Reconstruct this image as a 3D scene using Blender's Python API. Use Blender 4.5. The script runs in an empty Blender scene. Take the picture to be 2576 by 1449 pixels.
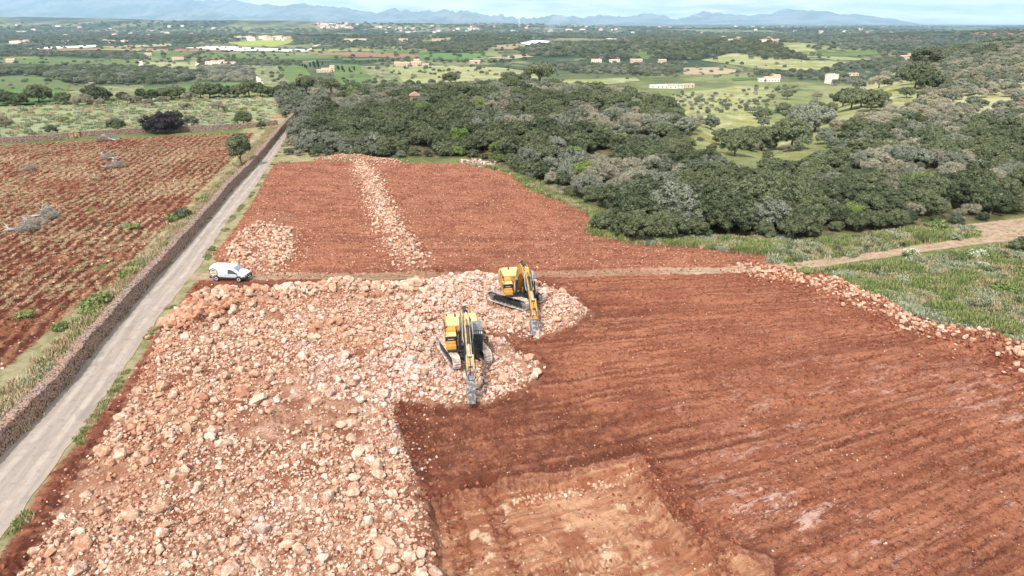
import bpy, bmesh, math, random
import numpy as np
from mathutils import Vector, Matrix, Euler
from mathutils.geometry import delaunay_2d_cdt
random.seed(7); RNG = np.random.default_rng(11)
SC = bpy.context.scene
COL = SC.collection
RAD = math.radians

# ------------------------------------------------------------------ camera, light, exposure
CAM_H = 28.0
FPX = 1717.0
PITCH = math.atan((724.5 - 53) / FPX)
cam_d = bpy.data.cameras.new("camera"); cam = bpy.data.objects.new("camera", cam_d); COL.objects.link(cam)
cam_d.sensor_width = 36.0; cam_d.lens = 36.0 * FPX / 2576.0
cam_d.clip_start = 0.5; cam_d.clip_end = 120000.0
cam.location = (0, 0, CAM_H); cam.rotation_euler = (math.pi / 2 - PITCH, 0, 0)
SC.camera = cam
SUN_EL, SUN_AZ = RAD(50), RAD(198)          # compass bearing of the sun (0 = +Y, clockwise)
SUNV = Vector((math.sin(SUN_AZ) * math.cos(SUN_EL), math.cos(SUN_AZ) * math.cos(SUN_EL), math.sin(SUN_EL)))
sun_d = bpy.data.lights.new("sun", 'SUN'); sun_d.energy = 4.9; sun_d.angle = RAD(2.2); sun_d.color = (1.0, 0.95, 0.87)
sun = bpy.data.objects.new("sun", sun_d); COL.objects.link(sun)
sun.rotation_euler = SUNV.to_track_quat('Z', 'Y').to_euler(); sun.location = (0, 0, 60)
SC.view_settings.view_transform = 'Standard'; SC.view_settings.look = 'None'
SC.view_settings.exposure = 0.85; SC.view_settings.gamma = 1.0
SC.cycles.max_bounces = 6; SC.cycles.diffuse_bounces = 2; SC.cycles.glossy_bounces = 2
SC.cycles.transmission_bounces = 2; SC.cycles.volume_bounces = 1; SC.cycles.transparent_max_bounces = 8
SC.cycles.use_denoising = True
HAZE_DENSITY = 5.2e-5

# ------------------------------------------------------------------ node helpers
class NT:
    def __init__(s, tree):
        s.t = tree; s.n = tree.nodes; s.l = tree.links
    def add(s, typ, **kw):
        n = s.n.new(typ)
        for k, v in kw.items(): setattr(n, k, v)
        return n
    def put(s, sock, v):
        if isinstance(v, bpy.types.NodeSocket): s.l.new(v, sock)
        elif v is not None:
            if isinstance(v, (tuple, list)) and len(v) == 3 and sock.type == 'RGBA': v = (*v, 1)
            sock.default_value = v
    def m(s, op, a, b=None, c=None, clamp=False):
        n = s.add('ShaderNodeMath', operation=op, use_clamp=clamp)
        for i, v in enumerate((a, b, c)):
            if v is not None: s.put(n.inputs[i], v)
        return n.outputs[0]
    def mix(s, f, a, b, blend='MIX'):
        n = s.add('ShaderNodeMix', data_type='RGBA', blend_type=blend)
        s.put(n.inputs[0], f); s.put(n.inputs[6], a); s.put(n.inputs[7], b)
        return n.outputs[2]
    def ramp(s, v, lo, hi, a=0.0, b=1.0):
        n = s.add('ShaderNodeMapRange'); n.interpolation_type = 'SMOOTHSTEP'
        for i, q in enumerate((v, lo, hi, a, b)): s.put(n.inputs[i], q)
        return n.outputs[0]
    def noise(s, vec, scale, detail=3, rough=.55, out=0):
        n = s.add('ShaderNodeTexNoise'); s.put(n.inputs['Vector'], vec)
        n.inputs['Scale'].default_value = scale; n.inputs['Detail'].default_value = detail; n.inputs['Roughness'].default_value = rough
        return n.outputs[out]
    def vor(s, vec, scale, out='Distance', feature='F1'):
        n = s.add('ShaderNodeTexVoronoi'); n.feature = feature; s.put(n.inputs['Vector'], vec); n.inputs['Scale'].default_value = scale
        return n.outputs[out]
    def attr(s, name, typ='GEOMETRY', out='Fac'):
        n = s.add('ShaderNodeAttribute'); n.attribute_name = name; n.attribute_type = typ
        return n.outputs[out]
    def mapv(s, vec, rot=(0, 0, 0), scale=(1, 1, 1)):
        n = s.add('ShaderNodeMapping'); s.put(n.inputs[0], vec); n.inputs['Rotation'].default_value = rot; n.inputs['Scale'].default_value = scale
        return n.outputs[0]
    def objc(s): return s.add('ShaderNodeTexCoord').outputs['Object']
    def pos(s): return s.add('ShaderNodeNewGeometry').outputs['Position']
    def rand(s): return s.add('ShaderNodeObjectInfo').outputs['Random']
    def bump(s, h, strength=.5, dist=.1):
        n = s.add('ShaderNodeBump'); n.inputs['Strength'].default_value = strength; n.inputs['Distance'].default_value = dist
        s.put(n.inputs['Height'], h); return n.outputs[0]

def new_mat(name, rough=.85, spec=.25):
    m = bpy.data.materials.new(name); m.use_nodes = True
    t = NT(m.node_tree); b = m.node_tree.nodes['Principled BSDF']
    b.inputs['Roughness'].default_value = rough
    b.inputs['Specular IOR Level'].default_value = spec
    return m, t, b

# ------------------------------------------------------------------ sky
W = bpy.data.worlds.new("World"); SC.world = W; W.use_nodes = True
wt = NT(W.node_tree); bg = W.node_tree.nodes['Background']
sky = wt.add('ShaderNodeTexSky'); sky.sky_type = 'NISHITA'; sky.sun_disc = False
sky.sun_elevation = SUN_EL; sky.sun_rotation = SUN_AZ; sky.altitude = 150; sky.air_density = 1.0; sky.dust_density = 1.2; sky.ozone_density = 1.5
gen = wt.add('ShaderNodeTexCoord').outputs['Generated']
sep = wt.add('ShaderNodeSeparateXYZ'); wt.put(sep.inputs[0], gen)
cv = wt.mapv(gen, scale=(4.5, 4.5, 42.0))
cn = wt.noise(cv, 1.3, 6, .6)
elev = wt.ramp(sep.outputs[2], -.01, .006)
cl_low = wt.ramp(cn, .26, .52)                                   # banks of cloud lying low over the horizon
# overcast sheet over most of the upper sky
cn2 = wt.noise(wt.mapv(gen, scale=(2, 2, 4)), 1.6, 5, .55)
cl_hi = wt.ramp(cn2, .34, .62)
hi = wt.ramp(sep.outputs[2], .12, .35)
cov = wt.m('ADD', wt.m('MULTIPLY', cl_low, elev), wt.m('MULTIPLY', cl_hi, hi), clamp=True)
shade = wt.ramp(wt.noise(cv, 2.6, 4, .5), .3, .7)
ccol = wt.mix(shade, (6.6, 7.6, 8.6), (11.5, 11.6, 11.6))
mixc = wt.mix(wt.m('ADD', wt.m('MULTIPLY', cov, .65), .3), sky.outputs[0], ccol)
wt.put(bg.inputs[0], mixc); bg.inputs[1].default_value = 0.078

# ------------------------------------------------------------------ maths helpers
SP, CP = math.sin(PITCH), math.cos(PITCH)
def at(x, y, z=0.0):
    """ground point under a point of the survey picture, on the level z"""
    a = (x - 1288) / FPX; b = (y - 724.5) / FPX
    t = (CAM_H - z) / (SP + b * CP)
    return (a * t, t * (CP - b * SP))
def P(*pts, z=0.0): return [at(x, y, z) for x, y in pts]
def sst(x, a, b):
    t = np.clip((x - a) / (b - a), 0, 1); return t * t * (3 - 2 * t)
def _hash(i, j, s):
    n = (i.astype(np.int64) * 374761393 + j.astype(np.int64) * 668265263 + s * 974634777) & 0x7fffffff
    n = ((n ^ (n >> 13)) * 1274126177) & 0x7fffffff
    return ((n ^ (n >> 16)) & 0xffff) / 65535.0
def vn(x, y, s=0):
    xi = np.floor(x); yi = np.floor(y); fx = x - xi; fy = y - yi
    fx = fx * fx * (3 - 2 * fx); fy = fy * fy * (3 - 2 * fy)
    a = _hash(xi, yi, s); b = _hash(xi + 1, yi, s); c = _hash(xi, yi + 1, s); d = _hash(xi + 1, yi + 1, s)
    return (a + (b - a) * fx) * (1 - fy) + (c + (d - c) * fx) * fy - .5
def fbm(x, y, wl, octv=4, s=0, gain=.5):
    r = np.zeros_like(x); a = 1.0; k = 1.0 / wl
    for o in range(octv):
        r += a * vn(x * k + 17.3 * o, y * k - 9.1 * o, s + o); a *= gain; k *= 2.03
    return r
def sd_poly(x, y, poly):
    """signed distance, positive inside"""
    p = np.array(poly, float); q = np.roll(p, -1, 0)
    d = np.full(x.shape, 1e18); ins = np.zeros(x.shape, bool)
    for (ax, ay), (bx, by) in zip(p, q):
        ex, ey = bx - ax, by - ay; L = ex * ex + ey * ey + 1e-9
        t = np.clip(((x - ax) * ex + (y - ay) * ey) / L, 0, 1)
        d = np.minimum(d, (x - ax - t * ex) ** 2 + (y - ay - t * ey) ** 2)
        c = (ay > y) != (by > y)
        with np.errstate(divide='ignore', invalid='ignore'):
            xx = ex * (y - ay) / (ey if ey != 0 else 1e-9) + ax
        ins ^= c & (x < xx)
    d = np.sqrt(d); return np.where(ins, d, -d)
def d_line(x, y, line):
    d = np.full(x.shape, 1e18)
    for (ax, ay), (bx, by) in zip(line[:-1], line[1:]):
        ex, ey = bx - ax, by - ay; L = ex * ex + ey * ey + 1e-9
        t = np.clip(((x - ax) * ex + (y - ay) * ey) / L, 0, 1)
        d = np.minimum(d, (x - ax - t * ex) ** 2 + (y - ay - t * ey) ** 2)
    return np.sqrt(d)

# ------------------------------------------------------------------ layout of the near ground (metres)
ROAD_L = P((-160, 1320), (0, 1150), (173, 966), (233, 886), (353, 746), (477, 606), (540, 533), (580, 483), (645, 415), (690, 360), (722, 322), (745, 300))
ROAD_R = P((-160, 1530), (0, 1365), (287, 966), (360, 853), (437, 750), (493, 683), (533, 616), (580, 546), (627, 493), (672, 425), (708, 368), (733, 328), (752, 303))
WALL = ROAD_L
CROSS1 = P((-60, 364), (60, 357), (183, 348)); CROSS2 = P((195, 346), (367, 334), (537, 329), (600, 325), (662, 321), (700, 317))
FA = P((690, 410), (820, 404), (980, 408), (1180, 413), (1285, 435), (1330, 478), (1430, 512), (1500, 545), (1480, 585), (1600, 612), (1750, 622), (1930, 640), (1950, 664), (1700, 680), (1400, 688), (1060, 694), (700, 697), (560, 697), (535, 640), (600, 560), (645, 490))
RUB = P((560, 742), (740, 730), (900, 730), (1050, 732), (1120, 694), (1190, 690), (1300, 700), (1400, 725), (1485, 790), (1430, 825), (1350, 852), (1262, 852), (1300, 885), (1372, 930), (1345, 965), (1240, 1002), (1180, 1012), (985, 1008), (1000, 1080), (1035, 1170), (1065, 1270), (1085, 1340), (1100, 1480), (1100, 1700), (-40, 1700), (60, 1460), (90, 1400), (180, 1240), (330, 1000), (400, 858), (455, 800), (500, 745))
SOIL_STRIP = P((500, 700), (560, 700), (1100, 700), (1100, 1800), (-500, 1800), (-160, 1570), (0, 1400), (120, 1200), (200, 1110), (300, 985), (375, 870), (440, 780), (480, 725))
FC = P((1100, 694), (1500, 686), (1890, 678), (1980, 684), (2130, 720), (2280, 790), (2420, 830), (2540, 880), (2700, 960), (3200, 1250), (3200, 1900), (1000, 1900), (980, 1000))
PIT = P((1082, 1284), (1170, 1262), (1300, 1235), (1600, 1175), (1640, 1222), (1715, 1325), (1790, 1400), (1900, 1449), (2000, 1700), (1080, 1700), z=-1.2)
LOWER = P((985, 1012), (1180, 1018), (1330, 990), (1600, 1060), (1620, 1150), (1280, 1200), (1090, 1290), (1040, 1200), (1000, 1080), z=-.4)
BERM = P((1880, 680), (1960, 690), (2050, 708), (2110, 722), (2190, 765), (2260, 805), (2330, 832), (2420, 846), (2500, 872), (2576, 905), (2700, 980), (2900, 1100))
RIDGE = P((905, 415), (925, 445), (945, 490), (962, 530), (985, 580), (1015, 630), (1048, 672))
PILE_TOP = P((810, 402), (860, 397), (930, 402), (990, 411))
HEAP_BIG = P((470, 815), (560, 765), (640, 752), (760, 745), (900, 745), (1060, 755))
HEAP_BIG2 = P((420, 850), (480, 835), (560, 800))
PATCH = P((565, 640), (600, 590), (660, 568), (735, 575), (738, 640), (690, 685), (590, 672))
MOUND = P((640, 545), (700, 535), (745, 545), (750, 565), (680, 572), (610, 590))
LF = P((-700, 372), (0, 366), (280, 350), (537, 337), (640, 336), (620, 362), (587, 395), (556, 432), (500, 482), (450, 545), (395, 592), (330, 655), (285, 715), (205, 762), (120, 832), (60, 892), (0, 935), (-150, 1060), (-900, 1300))
TRACK = P((500, 694), (700, 690), (900, 692), (1200, 690), (1500, 684), (1900, 675), (2050, 660), (2200, 640), (2350, 618), (2480, 602), (2576, 592), (2800, 570), (3100, 545))
TRACK2 = P((2470, 585), (2576, 572), (2800, 545), (3100, 520))
FOREST1 = P((700, 392), (830, 398), (1000, 398), (1180, 398), (1270, 418), (1330, 455), (1440, 500), (1530, 535), (1500, 590), (1600, 606), (1720, 612), (2000, 600), (2200, 582), (2480, 556), (2600, 530), (2900, 500), (3200, 480))
FOREST1 += [(260, 170), (235, 215), (170, 215), (120, 190), (92, 172), (70, 150), (58, 137), (47, 131), (41, 137), (38, 148), (44, 170), (50, 200), (54, 228), (46, 262), (20, 275), (-20, 285), (-60, 288), (-96, 286), (-78, 235), (-66, 200), (-57, 172)]
PASTURE = P((-900, 385), (0, 354), (187, 343), (537, 325), (700, 315)) + [(-95, 284), (-180, 268), (-420, 250)]

PADS = P((1166, 893), (1300, 757), (1190, 985), (1343, 830))
RUTS = [P((1125, 1220), (1150, 1300), (1165, 1380), (1190, 1500)), P((1225, 1200), (1262, 1300), (1300, 1380), (1350, 1500)), P((1640, 1190), (1730, 1310), (1830, 1420), (1880, 1500))]
MACHINE_HEAP = P((1010, 960), (1060, 860), (1075, 790), (1135, 735), (1200, 715), (1265, 712))
def az_tab(a, tab):
    xs = [t[0] for t in tab]; ys = [t[1] for t in tab]
    return np.interp(a, xs, ys)
MID_HILLS = [(230, 1500, 330, 260, 14), (520, 1350, 230, 260, 17), (60, 2100, 500, 300, 12), (-700, 2300, 700, 300, 18),
             (-2200, 5200, 2200, 700, 60), (-4600, 6500, 2000, 900, 95), (-600, 6500, 1500, 700, 38), (2200, 2600, 900, 500, 22), (1100, 4200, 1200, 500, 20)]
def macro(x, y):
    r = np.hypot(x, y); a = np.clip(x / np.maximum(y, 1.0), -3, 3); a = np.where(y < 1, np.sign(x) * 3, a)
    ye = az_tab(a, [(-3, 300), (-.8, 280), (-.35, 282), (0, 262), (.17, 235), (.24, 185), (.30, 140), (.37, 116), (.45, 138), (.52, 200), (.6, 380), (.8, 700), (3, 900)])
    w = az_tab(a, [(-3, 260), (0, 260), (.2, 280), (.28, 300), (.37, 330), (.45, 480), (.55, 900), (.65, 1500), (.8, 2500), (3, 2500)])
    z = -33.0 * sst(r / np.sqrt(1 + np.minimum(a, 3) ** 2), ye, ye + w)
    z = z + 9.0 * sst(a, .52, .75) * sst(r, 190, 420)
    z = z + 5.5 * np.exp(-((x - 6) / 48) ** 2 - ((y - 232) / 42) ** 2)
    z = z + fbm(x, y, 90, 3, 5) * 3.0 * sst(r, 200, 500)
    z = z + fbm(x, y, 700, 3, 9) * 9.0 * sst(r, 900, 2500) + fbm(x, y, 1900, 3, 12) * 26.0 * sst(r, 3000, 7000)
    for cx, cy, sx, sy, h in MID_HILLS:
        z = z + h * np.exp(-((x - cx) / sx) ** 2 - ((y - cy) / sy) ** 2)
    z = z - 9 * sst(r, 3000, 14000) - 40 * sst(r, 15500, 17500) * sst(a, .0, .25)
    return z
def masks(x, y):
    M = {}
    M['rub'] = sd_poly(x, y, RUB); M['soil'] = np.maximum(np.maximum(sd_poly(x, y, FA), sd_poly(x, y, FC)), sd_poly(x, y, SOIL_STRIP))
    M['pit'] = sd_poly(x, y, PIT) + fbm(x, y, 3.5, 4, 160) * 1.1 * sst(y, 44, 34); M['low'] = sd_poly(x, y, LOWER)
    M['berm'] = d_line(x, y, BERM); M['ridge'] = np.minimum(d_line(x, y, RIDGE) , d_line(x, y, PILE_TOP) + .4)
    M['heap'] = np.minimum(d_line(x, y, HEAP_BIG), d_line(x, y, HEAP_BIG2) + .5)
    M['patch'] = sd_poly(x, y, PATCH); M['mound'] = sd_poly(x, y, MOUND)
    M['left'] = sd_poly(x, y, LF); M['track'] = np.minimum(d_line(x, y, TRACK), d_line(x, y, TRACK2) - 3)
    M['forest'] = sd_poly(x, y, FOREST1)
    road = ROAD_L + ROAD_R[::-1]
    M['road'] = sd_poly(x, y, road)
    return M
def near_detail(x, y, M):
    ca, sa = math.cos(RAD(14)), math.sin(RAD(14))
    u = -np.hypot(x - 133, y - 84); v = np.arctan2(84 - y, 133 - x) * -113.0
    soil = sst(M['soil'], -.3, .6); rub = sst(M['rub'], -.6, 1.2)
    z = fbm(x, y, 5, 3, 30) * .10
    fur = fbm(u / 9.0, v, .5, 3, 31) * .13 + fbm(x, y, .55, 4, 32) * .24
    z += soil * fur * (1 - rub * .6)
    z += sst(M['soil'], 0, 2) * fbm(x, y, 12, 2, 33) * .16
    # tread marks of the tracked machines
    for q_, (a_, of) in enumerate(((14, 0), (14, 3.1), (-38, 1.0), (62, 2.0))):
        ca2, sa2 = math.cos(RAD(a_)), math.sin(RAD(a_)); u2 = x * ca2 + y * sa2; v2 = -x * sa2 + y * ca2 + fbm(x, y, 22, 2, 40 + q_) * 5 + of
        on = sst(np.abs((v2 % (6.5 + q_)) - 2.6), .42, .22) * (fbm(x, y, 16, 2, 140 + q_) > .02)
        z += soil * on * (.10 * np.sin(u2 * 2 * math.pi / .45) - .06)
    lf = sst(M['left'], -.3, 1.0); c2, s2 = math.cos(RAD(100)), math.sin(RAD(100))
    z += lf * (.13 * np.sin((-x * s2 + y * c2 + fbm(x, y, 14, 3, 35) * 2.2) * 2 * math.pi / 1.5) + fbm(x, y, .9, 3, 34) * .42)
    pads = np.ones_like(x)
    for cx, cy in PADS: pads = np.minimum(pads, sst(np.hypot(x - cx, y - cy), 2.6, 5.5))
    z += rub * (.12 + pads * (.40 + fbm(x, y, 6, 3, 36) * .9) + fbm(x, y, 1.1, 2, 37) * .3)
    z += .75 * np.exp(-(M['heap'] / 1.8) ** 2) * (1 + fbm(x, y, 3, 2, 38))
    z += rub * pads * (.42 + fbm(x, y, 2.5, 3, 45) * 1.1) * np.exp(-(d_line(x, y, MACHINE_HEAP) / 2.0) ** 2)
    z += (.6 + fbm(x, y, 5, 3, 39) * 1.7) * np.exp(-(M['berm'] / 1.9) ** 2)
    z += .75 * np.exp(-(M['ridge'] / 1.5) ** 2) * (1 + fbm(x, y, 3, 2, 41))
    z += .35 * sst(M['patch'], -.5, 1.5) + .7 * sst(M['mound'], -1.5, 2)
    z -= .25 * sst(M['low'], -1.2, .8) * (1 - rub)
    # the dug pit: a steep face at its far side, a soft bank at its right
    bank = d_line(x, y, [at(1612, 1160), at(1725, 1290), at(1850, 1395)])
    pw = .45 + 1.9 * np.exp(-(bank / 2.8) ** 2) + .5 * (fbm(x, y, 1.5, 3, 150) + .3); z -= .95 * sst(M['pit'] / pw, -.15, 1) * (1 - rub)
    for l_ in RUTS: z -= .16 * sst(d_line(x, y, l_), .7, .35) * (1 - rub) * (1 - .3 * np.sin(y * 15))
    z += .16 * np.exp(-(bank / .9) ** 2)
    z -= .16 * np.exp(-(M['track'] / 2.2) ** 2)
    flat = sst(M['road'], -1.6, .1)
    z = z * (1 - flat)
    return z * (1 - sst(np.hypot(x, y), 190, 300))
def height(x, y):
    x = np.atleast_1d(np.asarray(x, float)); y = np.atleast_1d(np.asarray(y, float))
    z = macro(x, y)
    n = (np.hypot(x, y) < 300) & (y > 5)
    if n.any():
        z[n] += near_detail(x[n], y[n], masks(x[n], y[n]))
    return z
def hz(x, y): return float(height(x, y)[0])
def hit(px, py, far=True):
    """march the line of sight of a survey point down to the terrain"""
    a = (px - 1288) / FPX; b = (py - 724.5) / FPX
    d = np.array([a, CP - b * SP, -(SP + b * CP)])
    t = np.geomspace(60, 45000, 2600)
    zt = macro(d[0] * t, d[1] * t); ray = CAM_H + d[2] * t
    k = np.argmax(ray < zt)
    if not (ray < zt).any(): return (d[0] * 15000, d[1] * 15000)
    t0, t1 = t[max(k - 1, 0)], t[k]
    f0 = CAM_H + d[2] * t0 - float(macro(np.array([d[0] * t0]), np.array([d[1] * t0]))[0]); f1 = ray[k] - zt[k]
    tt = t0 + (t1 - t0) * f0 / (f0 - f1 + 1e-9)
    return (d[0] * tt, d[1] * tt)
def H(*pts): return [hit(x, y) for x, y in pts]

MEADOW = [H((1990, 402), (1900, 398), (1780, 390), (1700, 330), (1690, 240), (1850, 215), (1960, 225), (1900, 270), (2010, 300), (2040, 340), (2010, 380)), H((2040, 340), (2090, 250), (2150, 240), (2290, 205), (2330, 225), (2300, 260), (2180, 290), (2060, 345))]
# ------------------------------------------------------------------ object helpers
def tag(o, label=None, cat=None, group=None, kind=None):
    if label: o['label'] = label
    if cat: o['category'] = cat
    if group: o['group'] = group
    if kind: o['kind'] = kind
    return o
def link(name, data, parent=None, loc=(0, 0, 0), rot=(0, 0, 0), scale=(1, 1, 1)):
    o = bpy.data.objects.new(name, data); COL.objects.link(o)
    o.location = loc; o.rotation_euler = rot; o.scale = scale
    if parent: o.parent = parent
    return o
def empty(name, loc=(0, 0, 0), rz=0, scale=1):
    o = link(name, None, None, loc, (0, 0, rz), (scale,) * 3 if not isinstance(scale, tuple) else scale); o.empty_display_size = .5
    return o
def np_mesh(name, V, F, mats=(), smooth=False, mi=None):
    """V (n,3), F (m,3|4) int array"""
    me = bpy.data.meshes.new(name); V = np.asarray(V, np.float32); F = np.asarray(F, np.int32); k = F.shape[1]
    me.vertices.add(len(V)); me.vertices.foreach_set('co', V.ravel())
    me.loops.add(F.size); me.loops.foreach_set('vertex_index', F.ravel())
    me.polygons.add(len(F)); me.polygons.foreach_set('loop_start', np.arange(0, F.size, k, dtype=np.int32))
    for m in mats: me.materials.append(m)
    if mi is not None: me.polygons.foreach_set('material_index', np.asarray(mi, np.int32))
    me.polygons.foreach_set('use_smooth', np.full(len(F), smooth))
    me.update(calc_edges=True); return me
def fattr(me, name, vals):
    a = me.attributes.new(name, 'FLOAT', 'POINT'); a.data.foreach_set('value', np.asarray(vals, np.float32))
class MB:
    """collects shapes that become ONE mesh"""
    def __init__(s): s.v = []; s.f = []
    def add(s, vs, fs):
        b = len(s.v); s.v += [tuple(v) for v in vs]; s.f += [tuple(i + b for i in f) for f in fs]; return s
    def box(s, c, size, rot=(0, 0, 0), taper=1.0):
        hx, hy, hz_ = size[0] / 2, size[1] / 2, size[2] / 2; R = Euler(rot).to_matrix(); vs = []
        for z in (-1, 1):
            k = taper if z > 0 else 1
            for x, y in ((-1, -1), (1, -1), (1, 1), (-1, 1)):
                vs.append(Vector(c) + R @ Vector((x * hx * k, y * hy * k, z * hz_)))
        return s.add(vs, [(3, 2, 1, 0), (4, 5, 6, 7), (0, 1, 5, 4), (1, 2, 6, 5), (2, 3, 7, 6), (3, 0, 4, 7)])
    def prism(s, prof, y0, y1):
        """profile in the X-Z plane pulled along Y"""
        n = len(prof); vs = [(x, y0, z) for x, z in prof] + [(x, y1, z) for x, z in prof]
        return s.add(vs, [tuple(range(n)), tuple(range(2 * n - 1, n - 1, -1))] + [((i + 1) % n, i, n + i, n + (i + 1) % n) for i in range(n)])
    def rod(s, a, b, r, r2=None, n=8, cap=True):
        a = Vector(a); b = Vector(b); d = (b - a).normalized(); r2 = r if r2 is None else r2
        u = d.orthogonal().normalized(); w = d.cross(u); vs = []
        for q, rr in ((a, r), (b, r2)):
            for i in range(n):
                t = 2 * math.pi * i / n; vs.append(q + u * math.cos(t) * rr + w * math.sin(t) * rr)
        fs = [(i, (i + 1) % n, n + (i + 1) % n, n + i) for i in range(n)]
        if cap: fs += [tuple(range(n - 1, -1, -1)), tuple(range(n, 2 * n))]
        return s.add(vs, fs)
    def tube(s, pts, r, n=6):
        for a, b in zip(pts[:-1], pts[1:]): s.rod(a, b, r, n=n)
        return s
    def path_plate(s, secs, w0):
        """secs: (x, z, depth[, width]) along a bent box beam in the X-Z plane"""
        n = len(secs); vs = []
        for i, q in enumerate(secs):
            x, z, dp = q[:3]; w = q[3] if len(q) > 3 else w0
            p0 = secs[max(i - 1, 0)]; p1 = secs[min(i + 1, n - 1)]
            tx, tz = p1[0] - p0[0], p1[1] - p0[1]; L = math.hypot(tx, tz); nx, nz = -tz / L, tx / L
            for sy in (-1, 1):
                for sn in (-1, 1): vs.append((x + nx * sn * dp / 2, sy * w / 2, z + nz * sn * dp / 2))
        fs = []
        for i in range(n - 1):
            a, b = 4 * i, 4 * i + 4
            fs += [(a, a + 1, b + 1, b), (a + 2, b + 2, b + 3, a + 3), (a, b, b + 2, a + 2), (a + 1, a + 3, b + 3, b + 1)]
        fs += [(0, 2, 3, 1), (4 * n - 4, 4 * n - 3, 4 * n - 1, 4 * n - 2)]
        return s.add(vs, fs)
    def build(s, name, mat, parent=None, bevel=0, loc=(0, 0, 0), rot=(0, 0, 0), smooth=False):
        me = bpy.data.meshes.new(name); me.from_pydata(s.v, [], s.f); me.materials.append(mat)
        bm = bmesh.new(); bm.from_mesh(me); bmesh.ops.recalc_face_normals(bm, faces=bm.faces); bm.to_mesh(me); bm.free()
        if smooth: me.polygons.foreach_set('use_smooth', [True] * len(me.polygons))
        o = link(name, me, parent, loc, rot)
        if bevel:
            b = o.modifiers.new('bevel', 'BEVEL'); b.width = bevel; b.segments = 2; b.limit_method = 'ANGLE'
        return o
def scatter(name, pts, rot, scl, idx, protos, tint, label, cat):
    """ONE stuff object: many small pieces standing on their own points"""
    n = len(pts); me = bpy.data.meshes.new(name); me.vertices.add(n); me.vertices.foreach_set('co', np.asarray(pts, np.float32).ravel())
    a = me.attributes.new('rot', 'FLOAT_VECTOR', 'POINT'); a.data.foreach_set('vector', np.asarray(rot, np.float32).ravel())
    a = me.attributes.new('scl', 'FLOAT_VECTOR', 'POINT'); a.data.foreach_set('vector', np.asarray(scl, np.float32).ravel())
    a = me.attributes.new('idx', 'INT', 'POINT'); a.data.foreach_set('value', np.asarray(idx, np.int32))
    fattr(me, 'tint', tint)
    g = bpy.data.node_groups.new(name, 'GeometryNodeTree'); g.interface.new_socket('Geometry', in_out='INPUT', socket_type='NodeSocketGeometry')
    g.interface.new_socket('Geometry', in_out='OUTPUT', socket_type='NodeSocketGeometry')
    gi = g.nodes.new('NodeGroupInput'); go = g.nodes.new('NodeGroupOutput'); ip = g.nodes.new('GeometryNodeInstanceOnPoints'); jn = g.nodes.new('GeometryNodeJoinGeometry')
    for p in reversed(list(protos)):                      # joined last comes first
        oi = g.nodes.new('GeometryNodeObjectInfo'); oi.transform_space = 'ORIGINAL'; oi.inputs['Object'].default_value = p
        gt = g.nodes.new('GeometryNodeGeometryToInstance'); g.links.new(oi.outputs['Geometry'], gt.inputs[0]); g.links.new(gt.outputs[0], jn.inputs[0])
    g.links.new(gi.outputs[0], ip.inputs['Points']); g.links.new(jn.outputs[0], ip.inputs['Instance']); ip.inputs['Pick Instance'].default_value = True
    for nm, dt, sk in (('rot', 'FLOAT_VECTOR', 'Rotation'), ('scl', 'FLOAT_VECTOR', 'Scale'), ('idx', 'INT', 'Instance Index')):
        na = g.nodes.new('GeometryNodeInputNamedAttribute'); na.data_type = dt; na.inputs[0].default_value = nm
        g.links.new(na.outputs[0], ip.inputs[sk])
    g.links.new(ip.outputs[0], go.inputs[0])
    o = link(name, me); md = o.modifiers.new('grow', 'NODES'); md.node_group = g
    return tag(o, label, cat, kind='stuff')
def rand_in(poly, n, rng=RNG):
    p = np.array(poly); lo, hi_ = p.min(0), p.max(0); X = []; tot = 0
    while tot < n:
        q = rng.uniform(lo, hi_, (max(n, 200), 2)); q = q[sd_poly(q[:, 0], q[:, 1], poly) > 0]; X.append(q); tot += len(q)
        if len(q) == 0: break
    return np.concatenate(X)[:n]
def area(poly):
    p = np.array(poly); q = np.roll(p, -1, 0); return abs((p[:, 0] * q[:, 1] - q[:, 0] * p[:, 1]).sum()) / 2
def thin(pts, d):
    """drop points closer than d to one already kept"""
    keep = []; grid = {}
    for i, (x, y) in enumerate(pts):
        k = (int(x // d), int(y // d)); ok = True
        for dx in (-1, 0, 1):
            for dy in (-1, 0, 1):
                for j in grid.get((k[0] + dx, k[1] + dy), ()):
                    if (pts[j][0] - x) ** 2 + (pts[j][1] - y) ** 2 < d * d: ok = False
        if ok: grid.setdefault(k, []).append(i); keep.append(i)
    return np.array(keep, int)

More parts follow.
